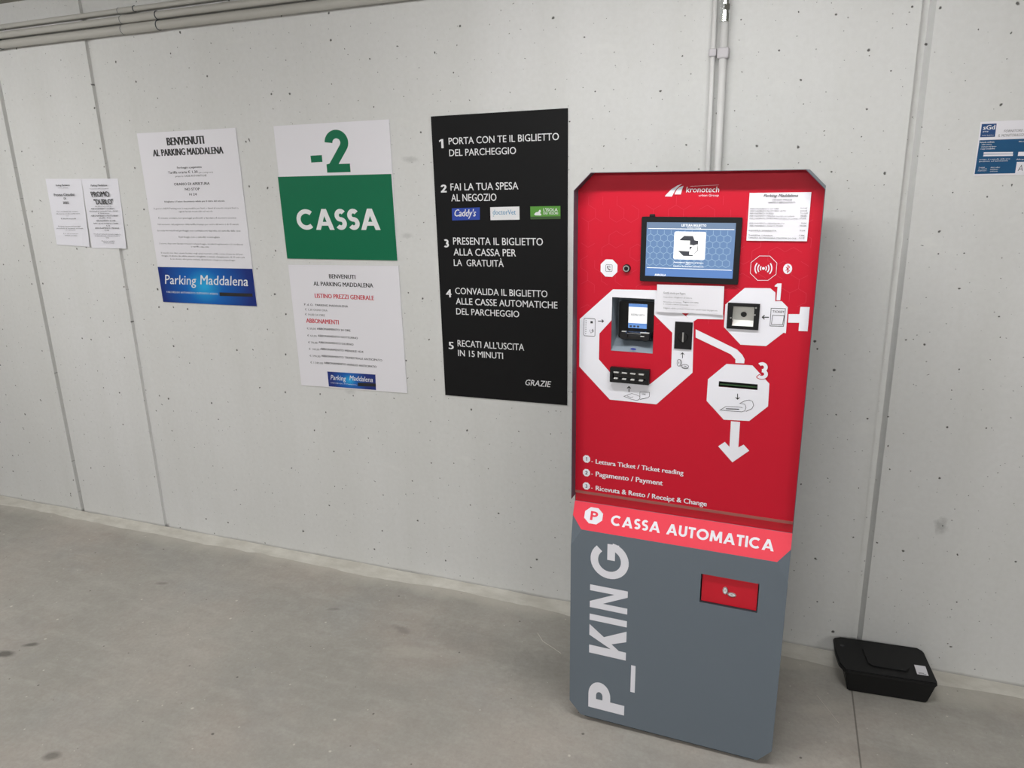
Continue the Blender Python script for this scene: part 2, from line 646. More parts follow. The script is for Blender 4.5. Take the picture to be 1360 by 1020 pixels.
M_GREY = mat('kiosk_grey_paint', srgb(102, 112, 122), .5, spec=.4, bump=.12, bscale=900)
M_RIM = mat('kiosk_rim_paint', srgb(82, 78, 90), .5, spec=.4)
M_KWHITE = mat('kiosk_white_film', srgb(228, 228, 236), .45)
M_BLACK = mat('black_plastic', (.008, .008, .009), .35, spec=.3)
M_BLACKMATT = mat('matt_black_plastic', (.0075, .0075, .0085), .5, spec=.25)
M_GLOSS = mat('glossy_black_plastic', (.01, .01, .012), .12)
M_DARKGREY = mat('dark_grey_steel', srgb(74, 80, 88), .5)
M_RECESS = mat('recess_grey_steel', srgb(128, 138, 148), .45, spec=.4)
M_SILVER = mat('brushed_silver', (.55, .55, .55), .3, metal=1)
M_TOOTHGLINT = mat('slot_tooth_glint', srgb(190, 190, 188), .3)  # banknote slot teeth, and highlights painted as pale strips on the card slot
M_CHROME = mat('chrome_fitting', (.72, .74, .73), .18, metal=1)
M_GLASSGREEN = mat('green_slot_glass', srgb(40, 72, 42), .2)
M_READER = mat('reader_white_glass', srgb(206, 206, 202), .3)
M_READERLIP = mat('reader_white_lip', srgb(226, 226, 222), .35)
M_PIPE = mat('grey_plastic_conduit', srgb(182, 180, 174), .55, spec=.3)
M_PIPE2 = mat('pale_plastic_conduit', srgb(212, 211, 210), .5, spec=.3)
M_CLIP = mat('grey_plastic_clip', srgb(190, 186, 190), .5)
M_BAIT = mat('black_box_plastic', (.007, .007, .0075), .5, spec=.28, bump=.15, bscale=400)
M_LAMP = mat('lamp_housing', srgb(220, 220, 220), .5)
M_DISP = mat('display_blue', srgb(20, 30, 50), .3, emit=srgb(112, 146, 190), es=.92)
M_DISPBAR = mat('display_header', srgb(20, 25, 35), .3, emit=srgb(122, 146, 176), es=.92)
M_DISPFOOT = mat('display_footer', srgb(20, 30, 50), .3, emit=srgb(100, 142, 206), es=.92)
M_DISPWHITE = mat('display_white', (.5, .5, .5), .25, emit=(1, 1, 1), es=.85)
M_DISPHEX = mat('display_hexagons', srgb(30, 35, 40), .3, emit=srgb(164, 194, 224), es=.92)
M_DISPDARK = mat('display_dark', (.02, .02, .025), .3, emit=srgb(62, 66, 74), es=.7)
M_DISPSKY = mat('display_sky', (.1, .2, .4), .25, emit=srgb(96, 140, 208), es=.8)
M_BLUESTICK = mat('blue_sticker', srgb(60, 70, 150), .4)
M_HAIR = mat('white_scratch', srgb(206, 202, 192), .8)

# ------------------------------------------------------------------ the room
XL, XR, YF = -7.5, 5.0, -6.5


def sheet(name, pts, m):
    bm = bmesh.new()
    bm.faces.new([bm.verts.new(p) for p in pts])
    return struct(obj(name, bm, m, keep=True))


# the far wall: concrete panels with vertical joints (profile in x-y drawn out to the ceiling)
def far_wall():
    prof = [(XL, 0)]
    for x, w, dpt, sl in ((-3.365, .024, .018, .008), (-2.808, .030, .013, .008), (.235, .034, .024, .014)):
        prof += [(x, 0), (x + .001, dpt), (x + w - sl, dpt), (x + w, 0)]
    prof += [(XR, 0), (XR, .2), (XL, .2)]
    bm = bmesh.new()
    lo = [bm.verts.new((x, y, 0)) for x, y in prof]
    hi = [bm.verts.new((x, y, CEIL)) for x, y in prof]
    n = len(prof)
    for i in range(n):
        bm.faces.new((lo[i], lo[(i + 1) % n], hi[(i + 1) % n], hi[i]))
    bm.faces.new(hi)
    bm.faces.new(lo[::-1])
    return struct(obj('wall_back', bm, M_WALL))


far_wall()
sheet('floor', [(XL, YF, 0), (XR, YF, 0), (XR, .1, 0), (XL, .1, 0)], M_FLOOR)
sheet('ceiling', [(XL, .1, CEIL), (XR, .1, CEIL), (XR, YF, CEIL), (XL, YF, CEIL)], M_CEIL)
sheet('wall_front', [(XL, YF, 0), (XL, YF, CEIL), (XR, YF, CEIL), (XR, YF, 0)], M_WALL)
sheet('wall_left', [(XL, .1, 0), (XL, .1, CEIL), (XL, YF, CEIL), (XL, YF, 0)], M_WALL)
sheet('wall_right', [(XR, .1, 0), (XR, YF, 0), (XR, YF, CEIL), (XR, .1, CEIL)], M_WALL)

# low mortar fillet along the foot of the wall
bm = bmesh.new()
prev = None
x = XL
while x < XR:
    w = .062 + .03 * noise.noise(Vector((x * 2.1, 0, 0))) + .012 * noise.noise(Vector((x * 13, 3, 0)))
    hgt = .008 + .004 * noise.noise(Vector((x * 5, 7, 0)))
    row = [bm.verts.new((x, 0, hgt + .004)), bm.verts.new((x, -w * .4, hgt * .6)), bm.verts.new((x, -w, .0004))]
    if prev:
        for i in range(2):
            bm.faces.new((prev[i], prev[i + 1], row[i + 1], row[i]))
    prev = row
    x += .04
struct(obj('trim_1', bm, M_MORTAR, smooth=True))

# ------------------------------------------------------------------ ceiling lamps
for i, (lx, ly, ln, watts) in enumerate(LAMPS):
    t = thing('ceiling_lamp', 'long white tube lamp under the ceiling', 'lamp', (lx, ly, CEIL), 'ceiling tube lamps')
    bm = bmesh.new()
    box(bm, -ln / 2 - .03, ln / 2 + .03, -.05, .05, -.045, 0, bev=.006)
    obj('housing', bm, M_LAMP, t)
    bm = bmesh.new()
    sec = [(.046 * math.cos(PI + PI * k / 14), -.044 + .023 * math.sin(PI + PI * k / 14)) for k in range(15)]
    e0 = [bm.verts.new((-ln / 2, y_, z_)) for y_, z_ in sec]
    e1 = [bm.verts.new((ln / 2, y_, z_)) for y_, z_ in sec]
    for k in range(14):
        bm.faces.new((e0[k], e0[k + 1], e1[k + 1], e1[k]))
    bm.faces.new(e0)
    bm.faces.new(e1)
    obj('diffuser', bm, mat('lamp_diffuser', (.9, .9, .9), .5, emit=(1, .995, .985), es=watts), t)

# ------------------------------------------------------------------ conduits along the top of the wall
def conduit(label, z, r, y, x0, x1, sleeves, m=M_PIPE, group=None):
    t = thing('conduit_pipe', label, 'pipe', (x0, y, z), group)
    bm = bmesh.new()
    cyl(bm, (0, 0, 0), (x1 - x0, 0, 0), r, 24)
    obj('pipe', bm, m, t, smooth=True)
    for a, b in sleeves:
        bm = bmesh.new()
        cyl(bm, (a - x0, 0, 0), (b - x0, 0, 0), r + .0018, 24)
        obj('coupling_sleeve', bm, m, t, smooth=False)
        for e in (a, b):
            bm = bmesh.new()
            cyl(bm, (e - x0 - .0012, 0, 0), (e - x0 + .0012, 0, 0), r + .0023, 24)
            obj('joint_ring', bm, M_DARKGREY, t)
    return t


SL = [(-3.50, -3.262), (-2.565, -2.385)]
conduit('lowest and thickest of the grey conduits along the wall top', 2.199, .0162, -.024, -6.5, .6, SL)
conduit('middle grey conduit just above the lowest one', 2.2343, .0138, -.024, -6.5, .6, SL)
conduit('thin grey conduit, topmost of the three along the wall', 2.268, .0095, -.018, -6.5, .6, [(-2.58, -2.5)])

t = thing('vertical_conduit', 'thin vertical conduit above the kiosk, without a metal fitting', 'pipe', (-.3055, -.016, 1.2))
bm = bmesh.new()
cyl(bm, (0, 0, 0), (0, 0, .98), .0072, 18)
obj('pipe', bm, M_PIPE2, t, smooth=True)
bm = bmesh.new()
box(bm, -.011, .011, -.012, .016, .735, .757, bev=.003)
obj('pipe_clip', bm, M_CLIP, t)

t = thing('vertical_conduit', 'thicker vertical conduit above the kiosk with a shiny metal fitting', 'pipe', (-.2755, -.022, 1.2))
bm = bmesh.new()
cyl(bm, (0, 0, 0), (0, 0, .83), .0108, 20)
obj('pipe', bm, M_PIPE2, t, smooth=True)
bm = bmesh.new()
box(bm, -.0165, .0165, -.0135, .022, .727, .757, bev=.004)
obj('pipe_clip', bm, M_CLIP, t)
bm = bmesh.new()
for k, (za, zb, r) in enumerate(((.826, .848, .0145), (.848, .856, .0125), (.856, .872, .0148), (.872, .9, .012))):
    cyl(bm, (0, 0, za), (0, 0, zb), r, 20 if k != 2 else 6)
obj('metal_fitting', bm, M_CHROME, t)
bm = bmesh.new()
for k in range(8):
    z = .9 + k * .0085
    cyl(bm, (0, 0, z), (0, 0, z + .0045), .0125, 18)
    cyl(bm, (0, 0, z + .0045), (0, 0, z + .0085), .0105, 18)
obj('flexible_hose', bm, M_DARKGREY, t)


# ------------------------------------------------------------------ posters on the wall
def board(name, label, cat, corners, th=.003, m=M_BOARD, curl=None):
    """a flat board or sheet on the wall; corners TL, TR, BR, BL in wall metres"""
    cx = sum(p[0] for p in corners) / 4
    cz = sum(p[1] for p in corners) / 4
    t = thing(name, label, cat, (cx, 0, cz))
    L = [(p[0] - cx, p[1] - cz) for p in corners]
    bm = bmesh.new()
    if curl is None:
        prism(bm, L, [], -.0006 - th, -.0006)
    else:
        n = 14
        rows = []
        for j in range(n + 1):
            row = []
            for i in range(n + 1):
                u, v = i / n, j / n
                px = (L[0][0] * (1 - u) + L[1][0] * u) * (1 - v) + (L[3][0] * (1 - u) + L[2][0] * u) * v
                pz = (L[0][1] * (1 - u) + L[1][1] * u) * (1 - v) + (L[3][1] * (1 - u) + L[2][1] * u) * v
                row.append(bm.verts.new((px, -.0012 - curl(u, v), pz)))
            rows.append(row)
        for j in range(n):
            for i in range(n):
                bm.faces.new((rows[j][i], rows[j + 1][i], rows[j + 1][i + 1], rows[j][i + 1]))
        bm.normal_update()
        bmesh.ops.solidify(bm, geom=bm.faces[:], thickness=.0003)
    p = obj('panel' if curl is None else 'sheet', bm, m, t, smooth=False)
    return t, (cx, cz), -.0006 - th - .0003


# welcome board with tariff and opening hours
t, o, y = board('welcome_board', 'tall white welcome board with tariff text and a blue banner at its foot', 'sign',
                [(-2.6012, 1.8148), (-2.0958, 1.8146), (-2.0936, 1.1191), (-2.5963, 1.1186)])
a = Art()
a.text('BENVENUTI', -2.4485, 1.7621, -2.2558, 0.0312, .05)
a.text('AL PARKING MADDALENA', -2.5306, 1.7223, -2.1671, 0.0271, .05)
a.build('heading_text', M_INK, t, y, o)
a = Art()
a.text('Parcheggio a pagamento', -2.4135, 1.6712, -2.2857, 0.0077, .018)
a.text('Tariffa oraria € 1,30', -2.4644, 1.6523, -2.3095, 0.0094, .02)
a.text('ORARIO DI APERTURA', -2.4417, 1.6055, -2.2564, 0.0102, .018)
a.text('NO STOP', -2.3877, 1.5848, -2.311, 0.0102, .018)
a.text('H 24', -2.3684, 1.5647, -2.33, 0.0094, .018)
a.text("Il biglietto è l'unico documento valido per il ritiro del veicolo", -2.5059, 1.5386, -2.1918, 0.0064, .02)
a.build('opening_hours_text', M_INK, t, y, o)
a = Art()
for s, q in (('(ore comprese)', (-2.3054, 1.6508, -2.2326, 0.0061)),
             ('presso le CASSE AUTOMATICHE', (-2.428, 1.6382, -2.2671, 0.007)),
             ('Il gestore NEW Parking non è responsabile per furti o danni al veicolo, né per beni e', (-2.5691, 1.5109, -2.1274, 0.0065)),
             ('oggetti lasciati incustoditi nel veicolo', (-2.4386, 1.4986, -2.2591, 0.0064)),
             ('È vietato sostare nei passaggi pedonali e lasciare il motore acceso', (-2.5518, 1.4722, -2.1442, 0.0065)),
             ('Nel momento del pagamento della tariffa, il tempo per uscire dal varco è di 15 minuti', (-2.5604, 1.4465, -2.1371, 0.0066)),
             ("La sosta dei veicoli nel parcheggio non costituisce né deposito, né custodia delle cose", (-2.5678, 1.4207, -2.131, 0.0066)),
             ('Il parcheggio non è custodito o sorvegliato', (-2.4562, 1.3948, -2.2403, 0.0066)),
             ("L'utente, dopo aver lasciato il veicolo nel parcheggio, accetta il regolamento e le condizioni", (-2.5674, 1.3672, -2.1272, 0.0059)),
             ('e tariffe esposte', (-2.3978, 1.3557, -2.3029, 0.0058)),
             ('Il veicolo non deve essere lasciato negli spazi riservati e nelle corsie di marcia del par-', (-2.5664, 1.3279, -2.1311, 0.0059)),
             ('cheggio; il cliente che abbia smarrito il biglietto è tenuto al pagamento di 10 euro più', (-2.5666, 1.3156, -2.1269, 0.0059)),
             ('le ore dovute, salvo prova contraria, dal momento di ingresso nel parcheggio', (-2.5192, 1.3028, -2.1755, 0.0059))):
    a.text(s, *q, .006, res=1)
a.build('regulations_text', M_GREYINK, t, y, o)
bq = [(-2.5977, 1.2705), (-2.0944, 1.2726), (-2.0936, 1.1191), (-2.5963, 1.1186)]
bc = ((bq[0][0] + bq[1][0]) / 2 - o[0], (bq[0][1] + bq[2][1]) / 2 - o[1])
a = Art()
a.poly(bq)
bn = a.build('banner', banner_mat('welcome_banner_print', bc[0] - .01, bc[1], .16), t, y, o)
a = Art()
a.text('Parking', -2.5695, 1.1983, -2.3936, 0.0396, .005, .2)
a.text('Maddalena', -2.3753, 1.2016, -2.1247, 0.0396, .005, .2)
a.text('PARCHEGGIO AUTOMATICO CUSTODITO APERTO', -2.567, 1.1596, -2.2874, 0.0078, .01, res=1)
a.build('banner_lettering', M_WHITEINK, bn, y - .0003, o)
a = Art()
a.poly([(-2.2794, 1.1707), (-2.1093, 1.1713), (-2.1082, 1.1582), (-2.2798, 1.1556)])
a.build('black_strip', M_INK, bn, y - .0003, o)

# -2 CASSA sign
t, o, y = board('level_sign', 'square white and green sign reading CASSA under a large green level number', 'sign',
                [(-1.9164, 1.8129), (-1.4175, 1.8138), (-1.4202, 1.3174), (-1.9169, 1.3166)])
a = Art()
a.poly([(-1.9208, 1.6284), (-1.4222, 1.6278), (-1.4202, 1.3174), (-1.9169, 1.3166)])
gp = a.build('green_field', M_GREEN, t, y, o)
a = Art()
_q = [(-1.6874, 1.7903), (-1.5782, 1.7868), (-1.5925, 1.6386), (-1.6947, 1.6381)]
a.caps('2', _q[3][0], (_q[2][1] + _q[3][1]) / 2, _q[2][0], (_q[0][1] + _q[1][1]) / 2, .2)
_q = [(-1.7621, 1.7012), (-1.7114, 1.7019), (-1.7113, 1.6776), (-1.7613, 1.6767)]
a.poly(_q)
a.build('level_number', M_GREEN, t, y, o)
a = Art()
_q = [(-1.8468, 1.5078), (-1.4762, 1.5052), (-1.4825, 1.4294), (-1.8566, 1.4285)]
a.caps('CASSA', _q[3][0] + .003, (_q[2][1] + _q[3][1]) / 2, _q[2][0], (_q[0][1] + _q[1][1]) / 2, .215, .055)
a.build('lettering', M_WHITEINK, gp, y - .0003, o)

# price list
t, o, y = board('price_list', 'square white price list with red headings below the green sign', 'sign',
                [(-1.9163, 1.292), (-1.4185, 1.2975), (-1.4162, 0.8034), (-1.9135, 0.7967)])
a = Art()
a.text('BENVENUTI', -1.7287, 1.2436, -1.6088, 0.0163, .024)
a.text('AL PARKING MADDALENA', -1.8044, 1.213, -1.5325, 0.0166, .024)
a.build('heading_text', M_INK, t, y, o)
a = Art()
a.text('LISTINO PREZZI GENERALE', -1.8041, 1.1649, -1.5332, 0.0173, .026)
a.text('ABBONAMENTI', -1.8568, 1.0623, -1.7023, 0.0178, .028)
a.build('red_heading', M_REDINK, t, y, o)
a = Art()
for s, q in (('P. d. O.  PARKING MADDALENA', (-1.8582, 1.1319, -1.6531, 0.0082)),
             ('ABBONAMENTO 24 ORE', (-1.8084, 1.0362, -1.6512, 0.0083)),
             ('ABBONAMENTO NOTTURNO', (-1.8081, 1.0075, -1.6204, 0.0083)),
             ('ABBONAMENTO DIURNO', (-1.8074, 0.9804, -1.643, 0.0084)),
             ('ABBONAMENTO MENSILE H24', (-1.8023, 0.9533, -1.6006, 0.0084)),
             ('ABBONAMENTO TRIMESTRALE ANTICIPATO', (-1.8003, 0.9247, -1.5173, 0.0084)),
             ('ABBONAMENTO ANNUO ANTICIPATO', (-1.79, 0.8964, -1.5449, 0.0085))):
    a.text(s, *q, .014)
a.build('subscription_text', M_INK, t, y, o)
a = Art()
for s, q in (('€ 1,30 OGNI ORA', (-1.8568, 1.1119, -1.7499, 0.0082)), ('€ 14,00 24 ORE', (-1.8591, 1.0919, -1.7645, 0.0082)),
             ('€ 50,00', (-1.8569, 1.0349, -1.8135, 0.0077)), ('€ 60,00', (-1.8581, 1.0056, -1.8132, 0.0077)),
             ('€ 70,00', (-1.8577, 0.9775, -1.8126, 0.0078)), ('€ 140,00', (-1.8571, 0.9504, -1.806, 0.0078)),
             ('€ 390,00', (-1.8566, 0.9217, -1.8048, 0.0078)), ('€ 1.380,00', (-1.8561, 0.8938, -1.7952, 0.0079))):
    a.text(s, *q, .004)
a.build('price_text', M_GREYINK, t, y, o)
bq = [(-1.7782, 0.8649), (-1.5531, 0.8685), (-1.5558, 0.8046), (-1.7776, 0.8022)]
a = Art()
a.poly(bq)
bn = a.build('banner', banner_mat('price_banner_print', bq[0][0] * .55 + bq[1][0] * .45 - o[0], (bq[0][1] + bq[2][1]) / 2 - o[1], .055), t, y, o)
a = Art()
a.text('Parking', -1.7655, 0.8319, -1.6915, 0.0204, .006, .25)
a.text('Maddalena', -1.6753, 0.8363, -1.5671, 0.0202, .006, .25)
a.text('PARCHEGGIO AUTOMATICO', -1.7657, 0.8169, -1.642, 0.004, .004, res=1)
a.build('banner_lettering', M_WHITEINK, bn, y - .0003, o)
a = Art()
a.poly([(-1.6381, 0.8288), (-1.5542, 0.8315), (-1.5546, 0.8187), (-1.6387, 0.8146)])
a.build('black_strip', M_INK, bn, y - .0003, o)

# black instruction board
t, o, y = board('instruction_board', 'tall black board listing five numbered parking steps in white', 'sign',
                [(-1.2511, 1.8154), (-0.7564, 1.817), (-0.7643, 0.8122), (-1.2501, 0.8096)], m=M_BLACKBOARD)
STEPS = [('1', (-1.2237, 1.7094, -1.2075, 0.0298), [('PORTA CON TE IL BIGLIETTO', (-1.1872, 1.7203, -0.7872, 0.0225)), ('DEL PARCHEGGIO', (-1.1868, 1.6815, -0.9383, 0.0226))]),
         ('2', (-1.2261, 1.5599, -1.2035, 0.0271), [('FAI LA TUA SPESA', (-1.1881, 1.5661, -0.9327, 0.0243)), ('AL NEGOZIO', (-1.187, 1.5293, -1.0144, 0.0244))]),
         ('3', (-1.2263, 1.3679, -1.2045, 0.0293), [('PRESENTA IL BIGLIETTO', (-1.1874, 1.3786, -0.8473, 0.0252)), ('ALLA CASSA PER', (-1.1875, 1.3399, -0.9468, 0.0249)),
                                                   ('LA  GRATUITÀ', (-1.1885, 1.3025, -0.9943, 0.0238))]),
         ('4', (-1.226, 1.1874, -1.2032, 0.0295), [('CONVALIDA IL BIGLIETTO', (-1.1881, 1.2004, -0.8333, 0.0237)), ('ALLE CASSE AUTOMATICHE', (-1.1873, 1.1623, -0.797, 0.0239)),
                                                    ('DEL PARCHEGGIO', (-1.1877, 1.1249, -0.9402, 0.0234))]),
         ('5', (-1.2259, 0.9922, -1.2041, 0.0281), [("RECATI ALL'USCITA", (-1.1882, 1.0042, -0.9241, 0.0247)), ('IN 15 MINUTI', (-1.1878, 0.9678, -1.007, 0.0235))])]
for num, q, lines in STEPS:
    a = Art()
    a.caps(num, q[0], q[1], q[2], q[1] + q[3], .2) if num in '123' else a.text(num, *q, .03)
    a.build('step_number', M_WHITEINK, t, y, o)
    a = Art()
    for s, k in lines:
        a.text(s, *k, .006, res=3)
    a.build('step_text', M_WHITEINK, t, y, o)
a = Art()
a.text('GRAZIE', -0.9223, 0.8754, -0.8232, 0.0219, .008, .25)
a.build('thanks_text', M_WHITEINK, t, y, o)
a = Art()
a.poly([(-1.1863, 1.5051), (-1.0783, 1.5075), (-1.08, 1.4656), (-1.1873, 1.4631)])
lg = a.build('shop_logo', M_SHOPBLUE, t, y, o)
lg['label'] = 'blue shop logo'
a = Art()
a.text("Caddy's", -1.1769, 1.477, -1.0931, 0.0247, .018, .3)
a.build('lettering', M_WHITEINK, lg, y - .0003, o)
a = Art()
a.poly([(-1.039, 1.5077), (-0.9307, 1.5094), (-0.9312, 1.4653), (-1.0393, 1.4639)])
lg = a.build('shop_logo', M_WHITEINK, t, y, o)
lg['label'] = 'white shop logo'
a = Art()
a.text('doctorVet', -1.0299, 1.4827, -0.9444, 0.0168, .004)
a.line([(-1.0289, 1.4777), (-1.0254, 1.4776)], .002)
a.build('lettering', M_TEAL, lg, y - .0003, o)
a = Art()
a.poly([(-0.8912, 1.5091), (-0.784, 1.5097), (-0.7838, 1.4675), (-0.8909, 1.4663)])
lg = a.build('shop_logo', M_SHOPGREEN, t, y, o)
lg['label'] = 'green shop logo with a small white dog'
a = Art()
a.text("L'ISOLA", -0.8441, 1.4927, -0.7934, 0.0102, .018)
a.text('DEI TESORI', -0.8442, 1.4825, -0.7924, 0.0077, .018)
a.poly([(-0.8777, 1.4833), (-0.8709, 1.4894), (-0.8625, 1.4909), (-0.8584, 1.4976), (-0.854, 1.4975), (-0.853, 1.4909), (-0.8564, 1.4873), (-0.8509, 1.4832), (-0.8532, 1.479), (-0.8738, 1.4796)])
a.build('lettering', M_WHITEINK, lg, y - .0003, o)
a = Art()
a.poly([(-0.8913, 1.4751), (-0.7843, 1.4762), (-0.7838, 1.4675), (-0.8909, 1.4663)])
a.build('logo_foot', M_SHOPDKGREEN, lg, y - .0002, o)

# two sheets of paper pinned side by side on the left
t, o, y = board('paper_notice', 'white paper sheet with sparse centred text, taped beside the PROMO sheet', 'paper notice',
                [(-3.177, 1.6473), (-2.96, 1.6428), (-2.9733, 1.3504), (-3.1794, 1.3598)], m=M_PAPER, curl=lambda u, v: .0025 * v * v + .003 * max(0, u - .8) * 5 * v)
a = Art()
a.text('Parking Maddalena', -3.1161, 1.6148, -3.0301, 0.007, .02, .2)
a.text('Promo Cittadini', -3.1373, 1.5718, -3.0127, 0.012, .02)
a.text('DI', -3.0806, 1.557, -3.068, 0.0089, .02)
a.text('2025', -3.0907, 1.5379, -3.0558, 0.0107, .02)
a.build('heading_text', M_INK, t, -.0052, o)
a = Art()
for s, q in (('Comune di Parma', (-3.1035, 1.6052, -3.0431, 0.004)), ('Per i residenti del comune', (-3.1367, 1.5039, -3.0078, 0.0045)), ('abbonamento mensile a tariffa ridotta', (-3.1438, 1.494, -2.9977, 0.0045)),
             ('a soli', (-3.0853, 1.4846, -3.0694, 0.004)), ('€ 50,00 mensili', (-3.1206, 1.472, -3.0283, 0.0054)), ('Rivolgersi al gestore del parcheggio', (-3.1454, 1.4391, -3.0049, 0.0046)),
             ('presentando un documento di identità', (-3.1576, 1.4298, -2.9947, 0.0046)), ('e il codice fiscale', (-3.1058, 1.4226, -3.0426, 0.0041)), ('Per informazioni', (-3.1214, 1.4071, -3.0306, 0.0041)), ('telefonare ai numeri', (-3.1152, 1.3989, -3.039, 0.0041))):
    a.text(s, *q, .012, res=1)
a.build('body_text', M_GREYINK, t, -.0062, o)
t, o, y = board('paper_notice', 'taped white paper sheet headed PROMO in heavy slanted capitals', 'paper notice',
                [(-2.9588, 1.6427), (-2.7479, 1.6392), (-2.7565, 1.346), (-2.9647, 1.3468)], m=M_PAPER, curl=lambda u, v: .002 * v * v + .004 * max(0, u - .75) * 4 * v * v)
a = Art()
a.text('Parking Maddalena', -2.906, 1.61, -2.811, 0.0077, .02, .2)
a.text('PROMO', -2.9146, 1.5658, -2.8064, 0.0225, .02, -.25)
a.text('"DUBLO"', -2.9037, 1.5342, -2.791, 0.0222, .02, -.15)
a.build('heading_text', M_INK, t, -.0056, o)
a = Art()
for s, q in (('Promozione valida tutti i giorni', (-2.9131, 1.5982, -2.8048, 0.0035)), ('dal lunedì al venerdì', (-2.9003, 1.5245, -2.8066, 0.0039)), ('ABBONAMENTO DIURNO', (-2.9276, 1.5132, -2.7882, 0.0057)),
             ('dal lunedì al venerdì 7.00 - 20.00', (-2.9393, 1.5031, -2.7726, 0.0053)), ('€ 70,00 mese', (-2.8893, 1.4939, -2.8226, 0.0048)), ('ABBONAMENTO NOTTURNO', (-2.9349, 1.4829, -2.7741, 0.0062)),
             ('20.00 - 7.00', (-2.8879, 1.4742, -2.818, 0.0053)), ('ABBONAMENTO 24 ORE', (-2.9091, 1.4623, -2.7937, 0.0058)), ('tutti i giorni compresi i festivi', (-2.9272, 1.4513, -2.7811, 0.0062)),
             ('€ 90', (-2.853, 1.4407, -2.8317, 0.0053)), ('ABBONAMENTO MENSILE', (-2.9229, 1.4305, -2.7797, 0.0058)), ('€ 140', (-2.8667, 1.4208, -2.8423, 0.0058)),
             ('Per gli abbonamenti di durata maggiore', (-2.935, 1.4059, -2.7792, 0.0036)), ('rivolgersi alla cassa o chiamare il numero', (-2.9305, 1.3985, -2.7839, 0.004)),
             ('verde', (-2.8677, 1.3903, -2.8494, 0.004)), ('Offerta non cumulabile', (-2.8987, 1.376, -2.8191, 0.0036)), ('con altre promozioni', (-2.8881, 1.3684, -2.8239, 0.004))):
    a.text(s, *q, .014, res=1)
a.build('body_text', M_INK, t, -.0062, o)

# certificate on the right
tl, bl_ = (0.4092, 1.7217), (0.4099, 1.5806)
wd = .215
t, o, y = board('certificate_notice', 'white and blue printed notice with form fields, alone on the bare wall', 'paper notice',
                [tl, (tl[0] + wd, tl[1] + .0), (bl_[0] + wd, bl_[1]), bl_], th=.0008)
a = Art()
_q = [(0.4124, 1.6741), (0.5151, 1.672), (0.5273, 1.5826), (0.4115, 1.5853)]
a.poly([_q[0], (tl[0] + wd - .006, _q[0][1]), (tl[0] + wd - .006, _q[3][1]), _q[3]])
bf = a.build('blue_field', M_PETROL, t, y, o)
a = Art()
a.poly([(0.4126, 1.7159), (0.4472, 1.7155), (0.4475, 1.6814), (0.4127, 1.6816)])
lg = a.build('logo_square', M_NAVY, t, y, o)
a = Art()
a.text('sGd', 0.417, 1.7009, 0.4449, 0.0114, .022)
a.text('group', 0.4171, 1.6949, 0.4302, 0.0034, .012)
a.text('sistemi di gestione', 0.4165, 1.685, 0.4439, 0.003, .006, res=1)
a.build('lettering', M_WHITEINK, lg, y - .0003, o)
a = Art()
a.text('FORNITORE PER', 0.4666, 1.6922, 0.5244, 0.0064, .004, .2)
a.text('IL MONITORAGGIO DELLE', 0.4547, 1.6808, 0.542, 0.0069, .004, .2)
a.build('title_text', M_GREYINK, t, y, o)
a = Art()
for s, q in (('Azienda certificata', (0.414, 1.6666, 0.4479, 0.0039)), ('qualità e ambiente', (0.4184, 1.661, 0.4424, 0.0032)), ('sicurezza sul lavoro', (0.4185, 1.6553, 0.454, 0.0032)), ('responsabilità', (0.4182, 1.6496, 0.4516, 0.0035)),
             ('servizio di controllo delle aree', (0.418, 1.6223, 0.4902, 0.0028)), ('gestione ed assistenza', (0.418, 1.6173, 0.4858, 0.003)), ('Contatti', (0.419, 1.6013, 0.4338, 0.0028)), ('via centrale', (0.4184, 1.5973, 0.4395, 0.0026)), ('numero', (0.4186, 1.5926, 0.4391, 0.0028)),
             ('Altri uffici', (0.4474, 1.6005, 0.4694, 0.0028)), ('telefono', (0.4471, 1.5952, 0.4659, 0.0028)), ('assistenza', (0.4472, 1.5906, 0.4655, 0.0028)), ('Moduli', (0.505, 1.6655, 0.5241, 0.0034)), ('Allegati', (0.5049, 1.6199, 0.5283, 0.003))):
    a.text(s, *q, .014, res=1)
a.build('small_text', M_WHITEINK, bf, y - .0003, o)
a = Art()
a.poly([(0.4264, 1.6425), (0.4949, 1.6409), (0.4947, 1.6364), (0.4262, 1.6379)])
a.poly([(0.4264, 1.6362), (0.4957, 1.6352), (0.4955, 1.6306), (0.4263, 1.6316)])
a.poly([(0.5072, 1.6405), (0.5477, 1.6399), (0.5477, 1.6294), (0.5071, 1.6302)])
a.poly([(0.507, 1.6147), (0.5513, 1.6141), (0.5512, 1.5855), (0.5068, 1.5854)])
fl = a.build('form_fields', M_BOARD, bf, y - .0003, o)
a = Art()
a.line([(0.5128, 1.5915), (0.519, 1.6059), (0.5224, 1.5913)], .0016)
a.line([(0.5143, 1.5952), (0.5217, 1.5966)], .0014)
a.build('letter_mark', M_INK, fl, y - .0006, o)

# ------------------------------------------------------------------ the payment kiosk
HW, ZT, CX, ZC = .2947, 1.6117, .044, 1.5684
CB, ZBC, ZB0 = .036, .0537, .012
DEP, FY = .40, .035
zA, zB = 0.7045, 0.6327
kiosk = thing('payment_kiosk', 'tall red and grey parking payment kiosk with a screen against the wall', 'payment kiosk', (-0.2836, -0.5974, .002))
kiosk.rotation_mode = 'YXZ'
kiosk.rotation_euler = (-0.0058, 0.0095, -0.0149)
OUT = [(-HW, ZBC), (-HW + CB, ZB0), (HW - CB, ZB0), (HW, ZBC), (HW, ZC), (HW - CX, ZT), (-HW + CX, ZT), (-HW, ZC)]

